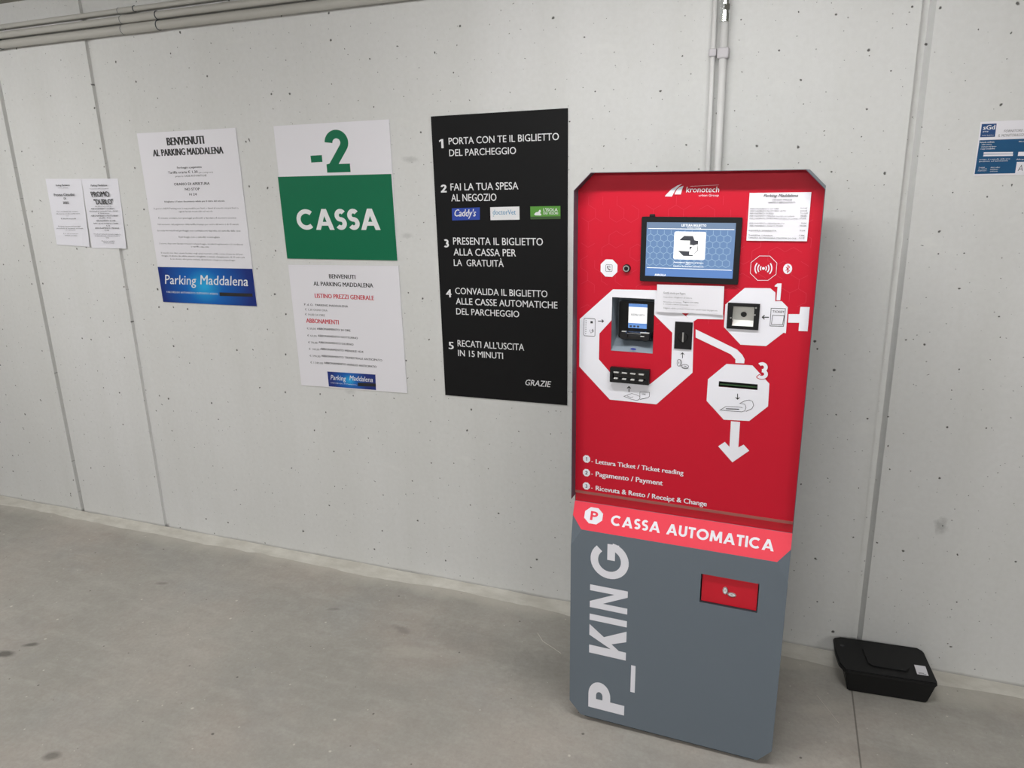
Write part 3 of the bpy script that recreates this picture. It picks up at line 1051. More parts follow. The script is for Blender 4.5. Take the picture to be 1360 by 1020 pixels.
# openings cut in the face
REC = [(-0.1982, 1.2963), (-0.0865, 1.2977), (-0.0857, 1.1541), (-0.1979, 1.1535)]
RDR = [(0.1091, 1.2889), (0.159, 1.2902), (0.16, 1.242), (0.109, 1.2396)]
SLT = [(0.0863, 1.0947), (0.1808, 1.0947), (0.1805, 1.0808), (0.0858, 1.0797)]
TRY = [(0.0709, 0.5619), (0.2298, 0.5616), (0.2214, 0.4728), (0.0788, 0.4771)]


def rect_of(q):
    return (min(q[0][0], q[3][0]) / 2 + max(q[0][0], q[3][0]) / 2, (q[2][1] + q[3][1]) / 2, (q[1][0] + q[2][0]) / 2, (q[0][1] + q[1][1]) / 2)


def rpts(r):
    return [(r[0], r[1]), (r[2], r[1]), (r[2], r[3]), (r[0], r[3])]


rec, rdr, slt, tra = rect_of(REC), rect_of(RDR), rect_of(SLT), rect_of(TRY)

# cabinet shell: outline drawn back, open at the front
bm = bmesh.new()
fr = [bm.verts.new((x, FY + .003, z)) for x, z in OUT]
bk = [bm.verts.new((x, DEP, z)) for x, z in OUT]
for i in range(len(OUT)):
    j = (i + 1) % len(OUT)
    bm.faces.new((fr[i], fr[j], bk[j], bk[i]))
bm.faces.new(bk)
obj('cabinet', bm, M_GREY, kiosk)
# rim around the recessed face: thin folded sheet
RT = .0012
zr = .7235
pth = [(-HW, zr), (-HW, ZC), (-HW + CX, ZT), (HW - CX, ZT), (HW, ZC), (HW, zr)]
inn = [(-HW + RT, zr), (-HW + RT, ZC - .0006), (-HW + CX + .0006, ZT - RT), (HW - CX - .0006, ZT - RT), (HW - RT, ZC - .0006), (HW - RT, zr)]
bm = bmesh.new()
prism(bm, pth + inn[::-1], [], 0, FY + .004)
obj('face_rim', bm, M_RIM, kiosk)
# red recessed face
FH = HW - RT
zf = .7375
face = [(-FH, zf), (FH, zf), (FH, ZC), (HW - CX, ZT - RT), (-HW + CX, ZT - RT), (-FH, ZC)]
bm = bmesh.new()
prism(bm, face, [rpts(rec), rpts(rdr), rpts(slt)], FY, FY + .002)
fp = obj('face_panel', bm, M_RED, kiosk)
# seam between the door and the sloped band
bm = bmesh.new()
box(bm, -FH, FH, FY - .003, FY + .002, zf - .007, zf)
obj('trim_strip', bm, M_REDTRIM, kiosk)
bm = bmesh.new()
box(bm, -FH, FH, FY + .004, FY + .008, zA - .004, zf - .006)
obj('door_seam', bm, M_TRAYRED, kiosk)
# lower front door with the coin tray opening
CC = ((-0.2641, 0.6353)[0] + HW)
zCor = zB - .055
low = [(-HW, ZBC), (-HW + CB, ZB0), (HW - CB, ZB0), (HW, ZBC), (HW, zCor), (HW - CC, zB), (-HW + CC, zB), (-HW, zCor)]
bm = bmesh.new()
prism(bm, low, [rpts(tra)], 0, FY)
obj('lower_door', bm, M_GREY, kiosk)
# sloped band between the face and the lower door, with the two bevelled corners
zM = zB + .47 * (zA - zB)
yM = FY * .47 + .0005
bm = bmesh.new()
V = lambda x, y, z: bm.verts.new((x, y, z))
aL, aR = V(-HW, FY + .001, zA), V(HW, FY + .001, zA)
mL, mR = V(-HW, yM, zM), V(HW, yM, zM)
bL, bR = V(-HW + CC, 0, zB), V(HW - CC, 0, zB)
cL, cR = V(-HW, 0, zCor), V(HW, 0, zCor)
dL, dR = V(-HW, FY + .001, zCor), V(HW, FY + .001, zCor)
bm.faces.new((aL, mL, bL, bR, mR, aR))
bm.faces.new((mL, cL, bL))
bm.faces.new((mR, bR, cR))
bm.faces.new((aL, dL, cL, mL))
bm.faces.new((aR, mR, cR, dR))
obj('sloped_shelf', bm, M_GREY, kiosk)
ang = math.atan2(FY + .001, zA - zB)
up = Vector((0, math.sin(ang), math.cos(ang)))
nrm = Vector((0, -math.cos(ang), math.sin(ang)))


def band_m(off):
    o_ = Vector((0, 0, zB)) + nrm * off
    return Matrix(((1, 0, 0, o_.x), (0, up.y, nrm.y, o_.y), (0, up.z, nrm.z, o_.z), (0, 0, 0, 1)))


sl = math.hypot(FY + .001, zA - zB)
a = Art()
a.poly([(-HW + CC, .0012), (HW - CC, .0012), (HW - .0005, .47 * sl), (HW - .0005, sl - .001), (-HW + .0005, sl - .001), (-HW + .0005, .47 * sl)])
band = a.build('band_panel', M_REDBAND, kiosk, M=band_m(.0008))
a = Art()
_c = (-0.2337, 0.0444)
_e = (-0.205, 0.045)
_f = (-0.2371, 0.068)
rx_, rz_ = abs(_e[0] - _c[0]), abs(_f[1] - _c[1])
a.poly([(_c[0] + rx_ * math.cos(math.radians(22.5 + 45 * k)), _c[1] + rz_ * 1.05 * math.sin(math.radians(22.5 + 45 * k))) for k in range(8)])
ps = a.build('parking_badge', M_KWHITE, band, M=band_m(.0012))
a = Art()
_q = [(-0.2432, 0.0558), (-0.222, 0.0584), (-0.222, 0.0311), (-0.2437, 0.0325)]
a.caps('P', _q[3][0] + .001, _q[3][1] - .001, _q[1][0] + .001, _q[0][1] + .001, .19)
a.build('parking_letter', M_REDBAND, ps, M=band_m(.0016))
a = Art()
_q = [(-0.1862, 0.055), (0.2506, 0.0528), (0.2532, 0.0255), (-0.1822, 0.0266)]
_z0, _z1 = (_q[2][1] + _q[3][1]) / 2, (_q[0][1] + _q[1][1]) / 2
a.caps('CASSA AUTOMATICA', _q[3][0], _z0, _q[2][0], _z0 + .0292, .21, .1)
a.build('band_lettering', M_KWHITE, band, M=band_m(.0012))

# plinth
bm = bmesh.new()
box(bm, -HW + .045, HW - .045, .012, DEP - .02, 0, ZB0 + .002)
obj('plinth', bm, M_BLACKMATT, kiosk)


def on_face(art, name, m, parent, k=1):
    return art.build(name, m, parent, FY - .0004 * k)


# vertical lettering on the lower door
a = Art()
LX0, LX1 = (-0.2351, 0.4074)[0], (-0.1241, 0.4319)[0]
for ch, w_, q in (('P', .215, [(-0.1442, 0.0415), (-0.2089, 0.1361)]), ('K', .2, [(-0.1491, 0.2391), (-0.1962, 0.3263)]), ('I', .2, [(-0.1743, 0.3553), (-0.1746, 0.3727)]),
                  ('N', .2, [(-0.1751, 0.3911), (-0.177, 0.4787)]), ('G', .2, [(-0.1773, 0.4941), (-0.1797, 0.6032)])):
    z0, z1 = q[0][1], q[1][1]
    if ch == 'P':
        z0, z1 = (-0.1236, 0.0477)[1], (-0.1788, 0.1417)[1]
    if ch == 'K':
        z0, z1 = (-0.1243, 0.2379)[1], (-0.1268, 0.3305)[1] + .004
    if ch == 'I':
        z0, z1 = (-0.1262, 0.3485)[1], (-0.1268, 0.3689)[1]
    if ch == 'N':
        z0, z1 = (-0.1252, 0.3907)[1], (-0.1273, 0.4651)[1]
    a.caps(ch, LX0, z0, LX1, z1, w_, rot=True)
_q = [(-0.1076, 0.136), (-0.0948, 0.1367), (-0.0945, 0.2271), (-0.1072, 0.2259)]
a.rect(_q[0][0], _q[0][1], _q[2][0], _q[2][1])
a.build('door_lettering', M_KWHITE, kiosk, -.0006)

# coin return tray
bm = bmesh.new()
x0, z0, x1, z1 = tra
bk_ = .03
pts = [(x0, z0), (x1, z0), (x1, z1), (x0, z1)]
f_ = [bm.verts.new((x, .0005, z)) for x, z in pts]
b_ = [bm.verts.new((x, bk_, z)) for x, z in pts]
for i in range(4):
    bm.faces.new((f_[i], f_[(i + 1) % 4], b_[(i + 1) % 4], b_[i]))
bm.faces.new(b_)
tr = obj('coin_tray', bm, M_DARKGREY, kiosk)
bm = bmesh.new()
box(bm, x0 + .003, x1 - .003, -.0015, .0015, z0 + .002, z1 - .002, M=Matrix.Translation((0, .009, 0)))
fl_ = obj('tray_flap', bm, M_TRAYRED, tr)


def coins(art, art2, cx, cz, s):
    """two coins: one upright, one lying; art gets the white bodies, art2 the dark outlines"""
    if art:
        art.poly(ell(cx - .42 * s, cz + .18 * s, .30 * s, .52 * s))
        art.poly(ell(cx + .42 * s, cz - .22 * s, .52 * s, .30 * s))
    w = .055 * s
    art2.line(ell(cx - .42 * s, cz + .18 * s, .24 * s, .46 * s), w, True)
    art2.line(ell(cx + .42 * s, cz - .22 * s, .46 * s, .24 * s), w, True)
    art2.line(ell(cx - .30 * s, cz + .18 * s, .24 * s, .46 * s, 10, -80, 80), w)
    art2.line(ell(cx + .42 * s, cz - .32 * s, .46 * s, .24 * s, 10, 200, 340), w)
    art2.line([(cx - .42 * s, cz + .06 * s), (cx - .42 * s, cz + .32 * s)], w * 1.3)
    art2.line([(cx + .30 * s, cz - .22 * s), (cx + .56 * s, cz - .22 * s)], w * 1.3)


a, b = Art(), Art()
_c = (0.1486, 0.5161)
coins(a, b, _c[0], _c[1], .0215)
ci = a.build('coin_pictogram', M_WHITEINK, tr, .0070)
b.build('coin_outline', M_INK, ci, .0066)

# faint hexagons printed on the red face
random.seed(3)


def hexes(art, x0, x1, z0, z1, R_, w, keep, fade=None, skip=()):
    dx, dz = R_ * math.sqrt(3), R_ * 1.5
    seen = set()
    r = 0
    z = z0
    while z <= z1:
        x = x0 + (dx / 2 if r % 2 else 0)
        while x <= x1:
            for k in range(6):
                p = [(x + R_ * math.sin(math.radians(60 * (k + j))), z + R_ * math.cos(math.radians(60 * (k + j)))) for j in (0, 1)]
                key = tuple(sorted((round(q[0], 4), round(q[1], 4)) for q in p))
                if key in seen:
                    continue
                seen.add(key)
                if any(b[0] - .002 < q[0] < b[2] + .002 and b[1] - .002 < q[1] < b[3] + .002 for b in skip for q in p + [((p[0][0] + p[1][0]) / 2, (p[0][1] + p[1][1]) / 2)]):
                    continue
                if all(x0 <= q[0] <= x1 and z0 <= q[1] <= z1 for q in p):
                    pr = keep if fade is None else keep * fade(p[0][0], p[0][1])
                    if random.random() < pr:
                        art.line(p, w)
            x += dx
        z += dz
        r += 1


a = Art()
hexes(a, -.284, .284, 1.22, 1.555, .0215, .0009, .55, lambda x_, z_: min(1, max(0, (z_ - 1.2) / .18)), (rec, rdr))
hx = on_face(a, 'hexagon_pattern', M_REDHEX, fp, 1)

# white flow diagram: payment ring, reader octagon, receipt octagon and the bars that join them
a = Art()
a.ring([(-0.1963, 1.3175), (-0.0828, 1.3202), (-0.0175, 1.2656), (0.0147, 1.2435), (0.0161, 1.2169), (0.0188, 1.1111), (-0.0712, 1.0164), (-0.1981, 1.0168), (-0.2857, 1.1023), (-0.2854, 1.234)],
       [(-0.2304, 1.198), (rec[0], (-0.1978, 1.2358)[1]), (rec[0], rec[3]), (rec[2], rec[3]), (rec[2], (-0.0868, 1.2569)[1])] + [(-0.0376, 1.2123), (-0.0363, 1.1214), (-0.0897, 1.0706), (-0.1957, 1.0897), (-0.2308, 1.127)])
on_face(a, 'payment_ring', M_KWHITE, fp, 2)
a = Art()
a.poly([(0.0036, 1.2668), (0.0864, 1.2665), (0.0871, 1.2542), (0.0242, 1.2521), (0.0168, 1.2467), (0.0125, 1.2432), (-0.0048, 1.2579)])
on_face(a, 'flow_bar', M_KWHITE, fp, 2)
a = Art()
a.poly([(0.0208, 1.2252), (0.1249, 1.1803), (0.1382, 1.168), (0.1449, 1.1568), (0.1446, 1.1461), (0.1232, 1.1454), (0.1226, 1.155), (0.1108, 1.1669), (0.0219, 1.2039)])
on_face(a, 'flow_bar', M_KWHITE, fp, 2)
a = Art()
a.ring([(0.1332, 1.3351), (0.1925, 1.3367), (0.2048, 1.3269), (0.206, 1.3057), (0.2205, 1.3069), (0.2357, 1.2926), (0.2364, 1.2289), (0.231, 1.2299), (0.1932, 1.194), (0.1325, 1.1931), (0.09, 1.2351), (0.0899, 1.2918)], rpts(rdr))
on_face(a, 'reader_octagon', M_KWHITE, fp, 2)
a = Art()
a.poly([(0.2388, 1.2762), (0.2632, 1.2775), (0.264, 1.2951), (0.2847, 1.2956), (0.285, 1.2369), (0.2644, 1.2365), (0.2644, 1.2565), (0.2392, 1.2553)])
on_face(a, 'flow_bar', M_KWHITE, fp, 2)
a = Art()
a.ring([(0.1018, 1.1412), (0.1647, 1.1426), (0.2079, 1.0992), (0.2092, 1.0401), (0.1668, 0.9967), (0.104, 0.9932), (0.0581, 1.0393), (0.0585, 1.0972)], rpts(slt))
on_face(a, 'receipt_octagon', M_KWHITE, fp, 2)
a = Art()
a.poly([(0.1221, 0.991), (0.1448, 0.9918), (0.145, 0.9224), (0.1576, 0.9316), (0.1723, 0.9168), (0.1327, 0.8794), (0.0944, 0.919), (0.1104, 0.9333), (0.1228, 0.9211)])
on_face(a, 'flow_arrow', M_KWHITE, fp, 2)
a = Art()
_q = [(0.2013, 1.3488), (0.2171, 1.3495), (0.2173, 1.3087), (0.2085, 1.3082)]
a.poly([(0.2075, 1.3491), (0.2171, 1.3495), (0.2173, 1.3087), (0.2085, 1.3082), (0.2086, 1.3409), (0.2019, 1.3414), (0.2022, 1.344)])
on_face(a, 'step_numeral', M_KWHITE, fp, 3)
a = Art()
_q = [(0.1742, 1.1505), (0.2029, 1.1528), (0.2059, 1.1125), (0.175, 1.1097)]
b = Art()
for k in range(12):
    ox_, oz_ = .0019 * math.cos(PI * k / 6), .0019 * math.sin(PI * k / 6)
    b.caps('3', _q[3][0] + ox_, _q[3][1] + oz_, _q[1][0] + ox_, _q[1][1] + oz_, .19)
b.build('numeral_outline', M_RED, fp, FY - .0010)
a.caps('3', _q[3][0], _q[3][1], _q[1][0], _q[1][1], .19)
a.build('step_numeral', M_KWHITE, fp, FY - .0015)

# small octagonal phone badge, contactless badge and wireless badge
a = Art()
_c = (-0.208, 1.3723)
_e = (-0.1845, 1.373)
r_ = (_e[0] - _c[0]) * 1.03
a.poly([(_c[0] + r_ * math.cos(math.radians(22.5 + 45 * k)), _c[1] + r_ * math.sin(math.radians(22.5 + 45 * k))) for k in range(8)])
pb = on_face(a, 'phone_badge', M_KWHITE, fp, 2)
a = Art()
a.line(rrect(_c[0] - .0085, _c[1] - .0088, _c[0] + .0085, _c[1] + .0088, .002), .0009, True)
a.line([(_c[0] - .004, _c[1] + .0048), (_c[0] - .0035, _c[1] + .001), (_c[0] - .001, _c[1] - .003), (_c[0] + .003, _c[1] - .0048)], .0022)
a.line([(_c[0] - .0045, _c[1] + .005), (_c[0] - .002, _c[1] + .003)], .0028)
a.line([(_c[0] + .001, _c[1] - .004), (_c[0] + .0038, _c[1] - .0035)], .0028)
a.line(ell(_c[0] - .001, _c[1] + .001, .003, .003, 6, 0, 80), .0007)
a.line(ell(_c[0] - .001, _c[1] + .001, .005, .005, 6, 0, 80), .0007)
on_face(a, 'phone_pictogram', M_INK, pb, 3)
a = Art()
a.line([(0.1617, 1.4132), (0.1855, 1.4135), (0.2027, 1.3977), (0.2028, 1.3708), (0.1857, 1.3555), (0.1618, 1.3546), (0.1437, 1.3714), (0.1437, 1.397)], .0011, True)
_c = (0.173, 1.3838)
a.poly(ell(_c[0], _c[1], .0034, .0034, 12))
for R_ in (.0078, .0138, .0202):
    for s in (0, 180):
        a.line(ell(_c[0] - .001 * (1 if s == 0 else -1), _c[1], R_, R_ * 1.0, 10, s - 38, s + 38), .0027)
on_face(a, 'contactless_badge', M_KWHITE, fp, 2)
a = Art()
_c = (0.2279, 1.3845)
_e = (0.2379, 1.3848)
_f = (0.2269, 1.3968)
a.poly(ell(_c[0], _c[1], _e[0] - _c[0], _f[1] - _c[1], 28))
wb = on_face(a, 'wireless_badge', M_KWHITE, fp, 2)
a = Art()
s = .0042
a.line([(_c[0] - s, _c[1] + s), (_c[0] + s, _c[1] - s), (_c[0], _c[1] - 2 * s), (_c[0], _c[1] + 2 * s), (_c[0] + s, _c[1] + s), (_c[0] - s, _c[1] - s)], .0016)
on_face(a, 'wireless_rune', M_RED, wb, 3)

# maker's logo at the top
a = Art()
a.poly([(-0.071, 1.5525), (-0.056, 1.5691), (-0.0416, 1.5779), (-0.0298, 1.582), (-0.0362, 1.5771), (-0.0433, 1.5703), (-0.0496, 1.5599), (-0.0533, 1.5522)])
a.poly([(-0.0474, 1.5572), (-0.0419, 1.5688), (-0.0361, 1.5742), (-0.0262, 1.5773), (-0.0291, 1.5689), (-0.0319, 1.5572)])
a.text('kronotech', -0.0194, 1.5619, 0.0589, 0.0133, .004, .08, res=3)
a.text('urban Group', 0.0115, 1.5524, 0.0585, 0.0049, .0, .1)
a.line([(-0.0095, 1.5759), (0.057, 1.5787)], .0006)
on_face(a, 'maker_logo', M_KWHITE, fp, 2)

# legend in the lower part of the face
LEG = [((-0.2613, 0.836), '1', 'Lettura Ticket / Ticket reading', (-0.2347, 0.8259, 0.0092, 0.0106)),
       ((-0.2611, 0.7945), '2', 'Pagamento / Payment', (-0.2341, 0.7878, -0.0449, 0.0117)),
       ((-0.2609, 0.7539), '3', 'Ricevuta & Resto / Receipt & Change', (-0.2334, 0.7452, 0.0749, 0.0115))]
for c_, n_, s, q in LEG:
    a = Art()
    a.text(s, q[0], q[1], q[2], q[3] * 1.25, .022, res=3)
    a.rect(c_[0] + .0145, q[1] + q[3] * .3, c_[0] + .0182, q[1] + q[3] * .48)
    on_face(a, 'legend_text', M_KWHITE, fp, 2)
    a = Art()
    a.poly([(c_[0] + .0112 * math.cos(math.radians(22.5 + 45 * k)), c_[1] + .0118 * math.sin(math.radians(22.5 + 45 * k))) for k in range(8)])
    lb = on_face(a, 'legend_badge', M_KWHITE, fp, 2)
    a = Art()
    a.caps(n_, c_[0] - (.0022 if n_ == '1' else .0034), c_[1] - .0055, c_[0] + (.0018 if n_ == '1' else .0034), c_[1] + .0055, .2)
    on_face(a, 'legend_number', M_DARKGREY, lb, 3)

# dark pictograms on the white diagram
def pict(art, name):
    on_face(art, name, M_INK, fp, 3)
    return Art()


a = Art()
_p, _q = (-0.0085, 1.1473), (-0.0092, 1.1618)
a.arrow(_p, _q, 0.0018, .0045)
_c = (-0.0089, 1.1312)
a = pict(a, 'arrow_pictogram')
coins(None, a, _c[0], _c[1], .0195)
a = pict(a, 'coin_pictogram')
_p, _q = (-0.1458, 1.0428), (-0.1462, 1.0588)
a.arrow(_p, _q, 0.0022, .0052)
a = pict(a, 'arrow_pictogram')
a.line([(-0.1597, 1.0302), (-0.1507, 1.0342), (-0.1382, 1.0404), (-0.1279, 1.0383), (-0.1158, 1.0339)], 0.0009)
a.line([(-0.1597, 1.0302), (-0.1408, 1.0246), (-0.1262, 1.0221), (-0.1191, 1.0243), (-0.1157, 1.0296), (-0.1162, 1.0462), (-0.0907, 1.0479), (-0.0903, 1.0371), (-0.0937, 1.0331), (-0.1155, 1.0259)], 0.0011)
a.line([(-0.1507, 1.0323), (-0.1397, 1.0285), (-0.1337, 1.0315)], 0.0009)
a.text('10€', -0.1112, 1.0397, -0.1005, 0.0033, .01)
a = pict(a, 'banknote_pictogram')
_p, _q = (0.1945, 1.2661), (0.1791, 1.2652)
a.arrow(_p, _q, 0.0022, .0052)
a = pict(a, 'arrow_pictogram')
a.line([(0.1979, 1.2884), (0.2307, 1.2892), (0.2297, 1.2458), (0.1985, 1.2448)], 0.0012, True)
a.line([(0.2024, 1.2715), (0.229, 1.272), (0.2272, 1.2498), (0.2016, 1.2488)], 0.0012, True)
a.text('TICKET', 0.2014, 1.2778, 0.2286, 0.0057, .004)
a = pict(a, 'ticket_pictogram')
_p, _q = (0.1337, 1.0661), (0.1346, 1.0515)
a.arrow(_p, _q, 0.0020, .0048)
a = pict(a, 'arrow_pictogram')
a.line([(0.0928, 1.0175), (0.1073, 1.0294), (0.14, 1.0314), (0.1482, 1.0308)], 0.0011)
a.line([(0.0955, 1.0186), (0.1162, 1.0185), (0.1463, 1.0193), (0.1542, 1.0225), (0.1568, 1.0317), (0.153, 1.0401), (0.1408, 1.0412), (0.1524, 1.0489), (0.163, 1.0523), (0.1712, 1.0493), (0.1746, 1.0394), (0.1712, 1.0303), (0.157, 1.0214)], 0.0011)
a.line([(0.1077, 1.0235), (0.1404, 1.0255)], .0022)
a = pict(a, 'receipt_pictogram')
_p, _q = (-0.2347, 1.2313), (-0.2201, 1.2322)
a.arrow(_p, _q, 0.0020, .0042)
a = pict(a, 'arrow_pictogram')
_q = [(-0.2747, 1.2366), (-0.2421, 1.2373), (-0.2433, 1.1898), (-0.2734, 1.1888)]
a.line(rrect(_q[3][0], (_q[2][1] + _q[3][1]) / 2, (_q[1][0] + _q[2][0]) / 2, (_q[0][1] + _q[1][1]) / 2, .003), 0.0012, True)
_c = (-0.2521, 1.2038)
a.line([(_c[0] - .004, _c[1] + .0035), (_c[0] - .0052, _c[1]), (_c[0] - .002, _c[1] - .006), (_c[0] + .0028, _c[1] - .003)], .0008)
for R_ in (.0022, .0042, .006):
    a.line(ell(_c[0] - .001, _c[1], R_, R_, 6, -40, 60), 0.0009)
_c = (-0.2524, 1.2271)
a.rect(_c[0] - .0032, _c[1] - .003, _c[0] + .0032, _c[1] + .003)
for c_ in [(-0.268, 1.2303), (-0.2679, 1.2245), (-0.2681, 1.2187), (-0.2682, 1.2129), (-0.2682, 1.2071), (-0.2683, 1.2013), (-0.2685, 1.195)]:
    a.rect(c_[0] - .001, c_[1] - .0009, c_[0] + .0012, c_[1] + .0009)
pict(a, 'card_pictogram')

# touch screen
SCRQ = [(-0.1243, 1.5027), (0.1179, 1.5045), (0.1165, 1.3433), (-0.1258, 1.3421)]
sr = rect_of(SCRQ)
DQ = [(-0.1111, 1.4893), (0.1038, 1.4915), (0.103, 1.3586), (-0.1118, 1.3558)]
dr = rect_of(DQ)
bm = bmesh.new()
prism(bm, rrect(sr[0], sr[1], sr[2], sr[3], .003), [], FY - .007, FY - .0002)
cc = (-0.0992, 1.5063)
box(bm, cc[0] - .007, cc[0] + .007, FY - .006, FY - .0005, sr[3] - .001, sr[3] + .0065, bev=.002)
scr = obj('touch_screen', bm, M_BLACKMATT, kiosk)
a = Art()
a.rect(*dr)
dsp = a.build('display', M_DISP, scr, FY - .0074)
y1, y2, y3 = FY - .0077, FY - .0080, FY - .0083
hl = dr[3] - .0155
fl2 = dr[1] + .0205
a = Art()
hexes(a, dr[0] + .002, dr[2] - .002, fl2 + .001, hl - .001, .0098, .0013, 1.0)
a.build('display', M_DISPHEX, scr, y1)['label'] = 'pale hexagon pattern on the display'
a = Art()
a.rect(dr[0], hl, dr[2], dr[3])
a.build('display', M_DISPBAR, scr, y1)['label'] = 'grey blue header of the display'
a = Art()
a.rect(dr[0], dr[1], dr[2], fl2 - .0)
a.build('display', M_DISPFOOT, scr, y1)['label'] = 'bright blue footer of the display'
a = Art()
PQ = [(-0.0425, 1.468), (0.0345, 1.4687), (0.0347, 1.4012), (-0.0413, 1.4004)]
pr_ = rect_of(PQ)
a.poly(rrect(*pr_, .004))
a.line([(dr[0] + .004, hl), (dr[2] - .003, hl)], .0013)
a.line([(dr[0] + .004, fl2), (dr[2] - .003, fl2)], .0013)
for s, q in (('LETTURA BIGLIETTO', (-0.0253, 1.4809, 0.0342, 0.0056)), ('Ticket reading', (-0.0117, 1.4766, 0.0221, 0.0024)),
             ('Avvicinare il biglietto al lettore', (-0.0409, 1.3916, 0.0322, 0.0037)), ('oppure', (-0.0122, 1.3882, 0.002, 0.0018)), ('Inserire la tessera nel lettore', (-0.0405, 1.3823, 0.0327, 0.0035)),
             ('ANNULLA', (-0.0871, 1.3577, -0.0588, 0.0054))):
    a.text(s, *q, .014)
on2 = a.build('display', M_DISPWHITE, scr, y2)
on2['label'] = 'white card and writing on the display'
a = Art()
a.poly([(-0.0177, 1.4585), (0.0038, 1.4584), (0.0078, 1.4481), (0.0169, 1.4468), (0.0171, 1.4231), (0.0046, 1.4093), (-0.0176, 1.4092), (-0.0313, 1.422), (-0.0319, 1.4452)])
a.line([(0.007, 1.4632), (0.0105, 1.4624), (0.0102, 1.451)], .0009)
a.build('display', M_DISPDARK, scr, y3)['label'] = 'dark octagon pictogram on the display'
a = Art()
a.poly([(-0.0309, 1.447), (-0.0029, 1.4467), (-0.0033, 1.4211), (-0.0313, 1.422)])
a.poly([(-0.0067, 1.4353), (0.0002, 1.4368), (0.0059, 1.4356), (0.016, 1.4386), (0.0157, 1.4242), (0.0062, 1.4118), (-0.0036, 1.4128), (-0.0026, 1.4242), (0.0035, 1.4321), (-0.0056, 1.4323)])
a.build('display', M_DISPWHITE, scr, FY - .0087)['label'] = 'white ticket and hand of the pictogram'

# intercom button
_c = (-0.1614, 1.3731)
bm = bmesh.new()
M_ = Matrix.Translation((_c[0], FY - .003, _c[1])) @ Matrix.Rotation(PI / 2, 4, 'X')
bmesh.ops.create_cone(bm, cap_ends=True, segments=28, radius1=.0108, radius2=.0095, depth=.006, matrix=M_)
ib = obj('intercom_button', bm, M_BLACK, kiosk)
a = Art()
a.ring(ell(_c[0], _c[1], .0082, .0082, 28), ell(_c[0], _c[1], .0055, .0055, 28))
a.build('button_ring', M_SILVER, ib, FY - .0064)

# card terminal in its recess
RD = .066
bm = bmesh.new()
x0, z0, x1, z1 = rec
f_ = [bm.verts.new((x, FY - .0008, z)) for x, z in rpts(rec)]
zb_ = z0 + .030
b_ = [bm.verts.new(p) for p in ((x0, FY + RD, zb_), (x1, FY + RD, zb_), (x1, FY + RD, z1), (x0, FY + RD, z1))]
for i in range(4):
    bm.faces.new((f_[i], f_[(i + 1) % 4], b_[(i + 1) % 4], b_[i]))
bm.faces.new(b_)
rc = obj('terminal_recess', bm, M_RECESS, kiosk)
a = Art()
_c = (-0.1376, 1.161)
a.poly(ell(_c[0], _c[1] + .001, .0075, .0032, 20))
st = a.build('oval_sticker', M_BLUESTICK, rc, FY - .001)
TB = FY + .052
TQ = [(-0.1915, 1.2771), (-0.0962, 1.2818), (-0.0961, 1.1829), (-0.1902, 1.1764)]
tq = rect_of(TQ)
bm = bmesh.new()
prism(bm, rrect(tq[0], tq[1], x1 - .002, tq[3], .004), [], TB - .004, FY + RD - .001)
ct = obj('card_terminal', bm, M_BLACK, kiosk)
TS = [(-0.1638, 1.2731), (-0.1135, 1.2752), (-0.1152, 1.2084), (-0.1651, 1.2086)]
ts = rect_of(TS)
a = Art()
a.rect(*ts)
td = a.build('terminal_display', M_DISPWHITE, ct, TB - .0046)
a = Art()
hh = ts[3] - ts[1]
a.rect(ts[0], ts[3] - hh * .13, ts[2], ts[3])
a.rect(ts[0], ts[1], ts[2], ts[1] + hh * .21)
tb2 = a.build('terminal_bars', M_DISPSKY, td, TB - .0049)
a = Art()
w_ = ts[2] - ts[0]
a.text('INSERIRE CARTA', ts[0] + w_ * .13, ts[1] + hh * .51, ts[2] - w_ * .13, .006, .004)
for k in range(3):
    a.rect(ts[0] + w_ * (.08 + k * .2), ts[1] + hh * .04, ts[0] + w_ * (.2 + k * .2), ts[1] + hh * .11)
a.build('terminal_text', M_DISPDARK, td, TB - .0052)
# card slot nose below the display
CS = [(-0.1785, 1.2075), (-0.0954, 1.2069), (-0.0957, 1.1831), (-0.1778, 1.1815)]
cs = rect_of(CS)
bm = bmesh.new()
box(bm, cs[0], cs[2], FY + .012, TB - .003, cs[1], cs[3] - .004, bev=.006, seg=3)
nose = obj('card_slot', bm, M_GLOSS, ct, smooth=True)
for px_, r_ in ((cs[0] + .011, .0105), (cs[2] - .014, .0115)):
    bm = bmesh.new()
    cyl(bm, (px_, FY + .007, cs[1] + .0125), (px_, FY + .025, cs[1] + .0125), r_, 20)
    obj('slot_guide', bm, M_GLOSS, nose)
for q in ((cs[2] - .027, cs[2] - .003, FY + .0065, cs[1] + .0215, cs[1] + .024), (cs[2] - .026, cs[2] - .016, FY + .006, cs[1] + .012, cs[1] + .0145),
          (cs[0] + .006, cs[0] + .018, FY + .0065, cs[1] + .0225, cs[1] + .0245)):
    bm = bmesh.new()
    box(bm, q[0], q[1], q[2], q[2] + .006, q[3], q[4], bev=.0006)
    obj('slot_glint', bm, M_TOOTHGLINT, nose)  # gloss highlights of the black card slot, put in as pale strips

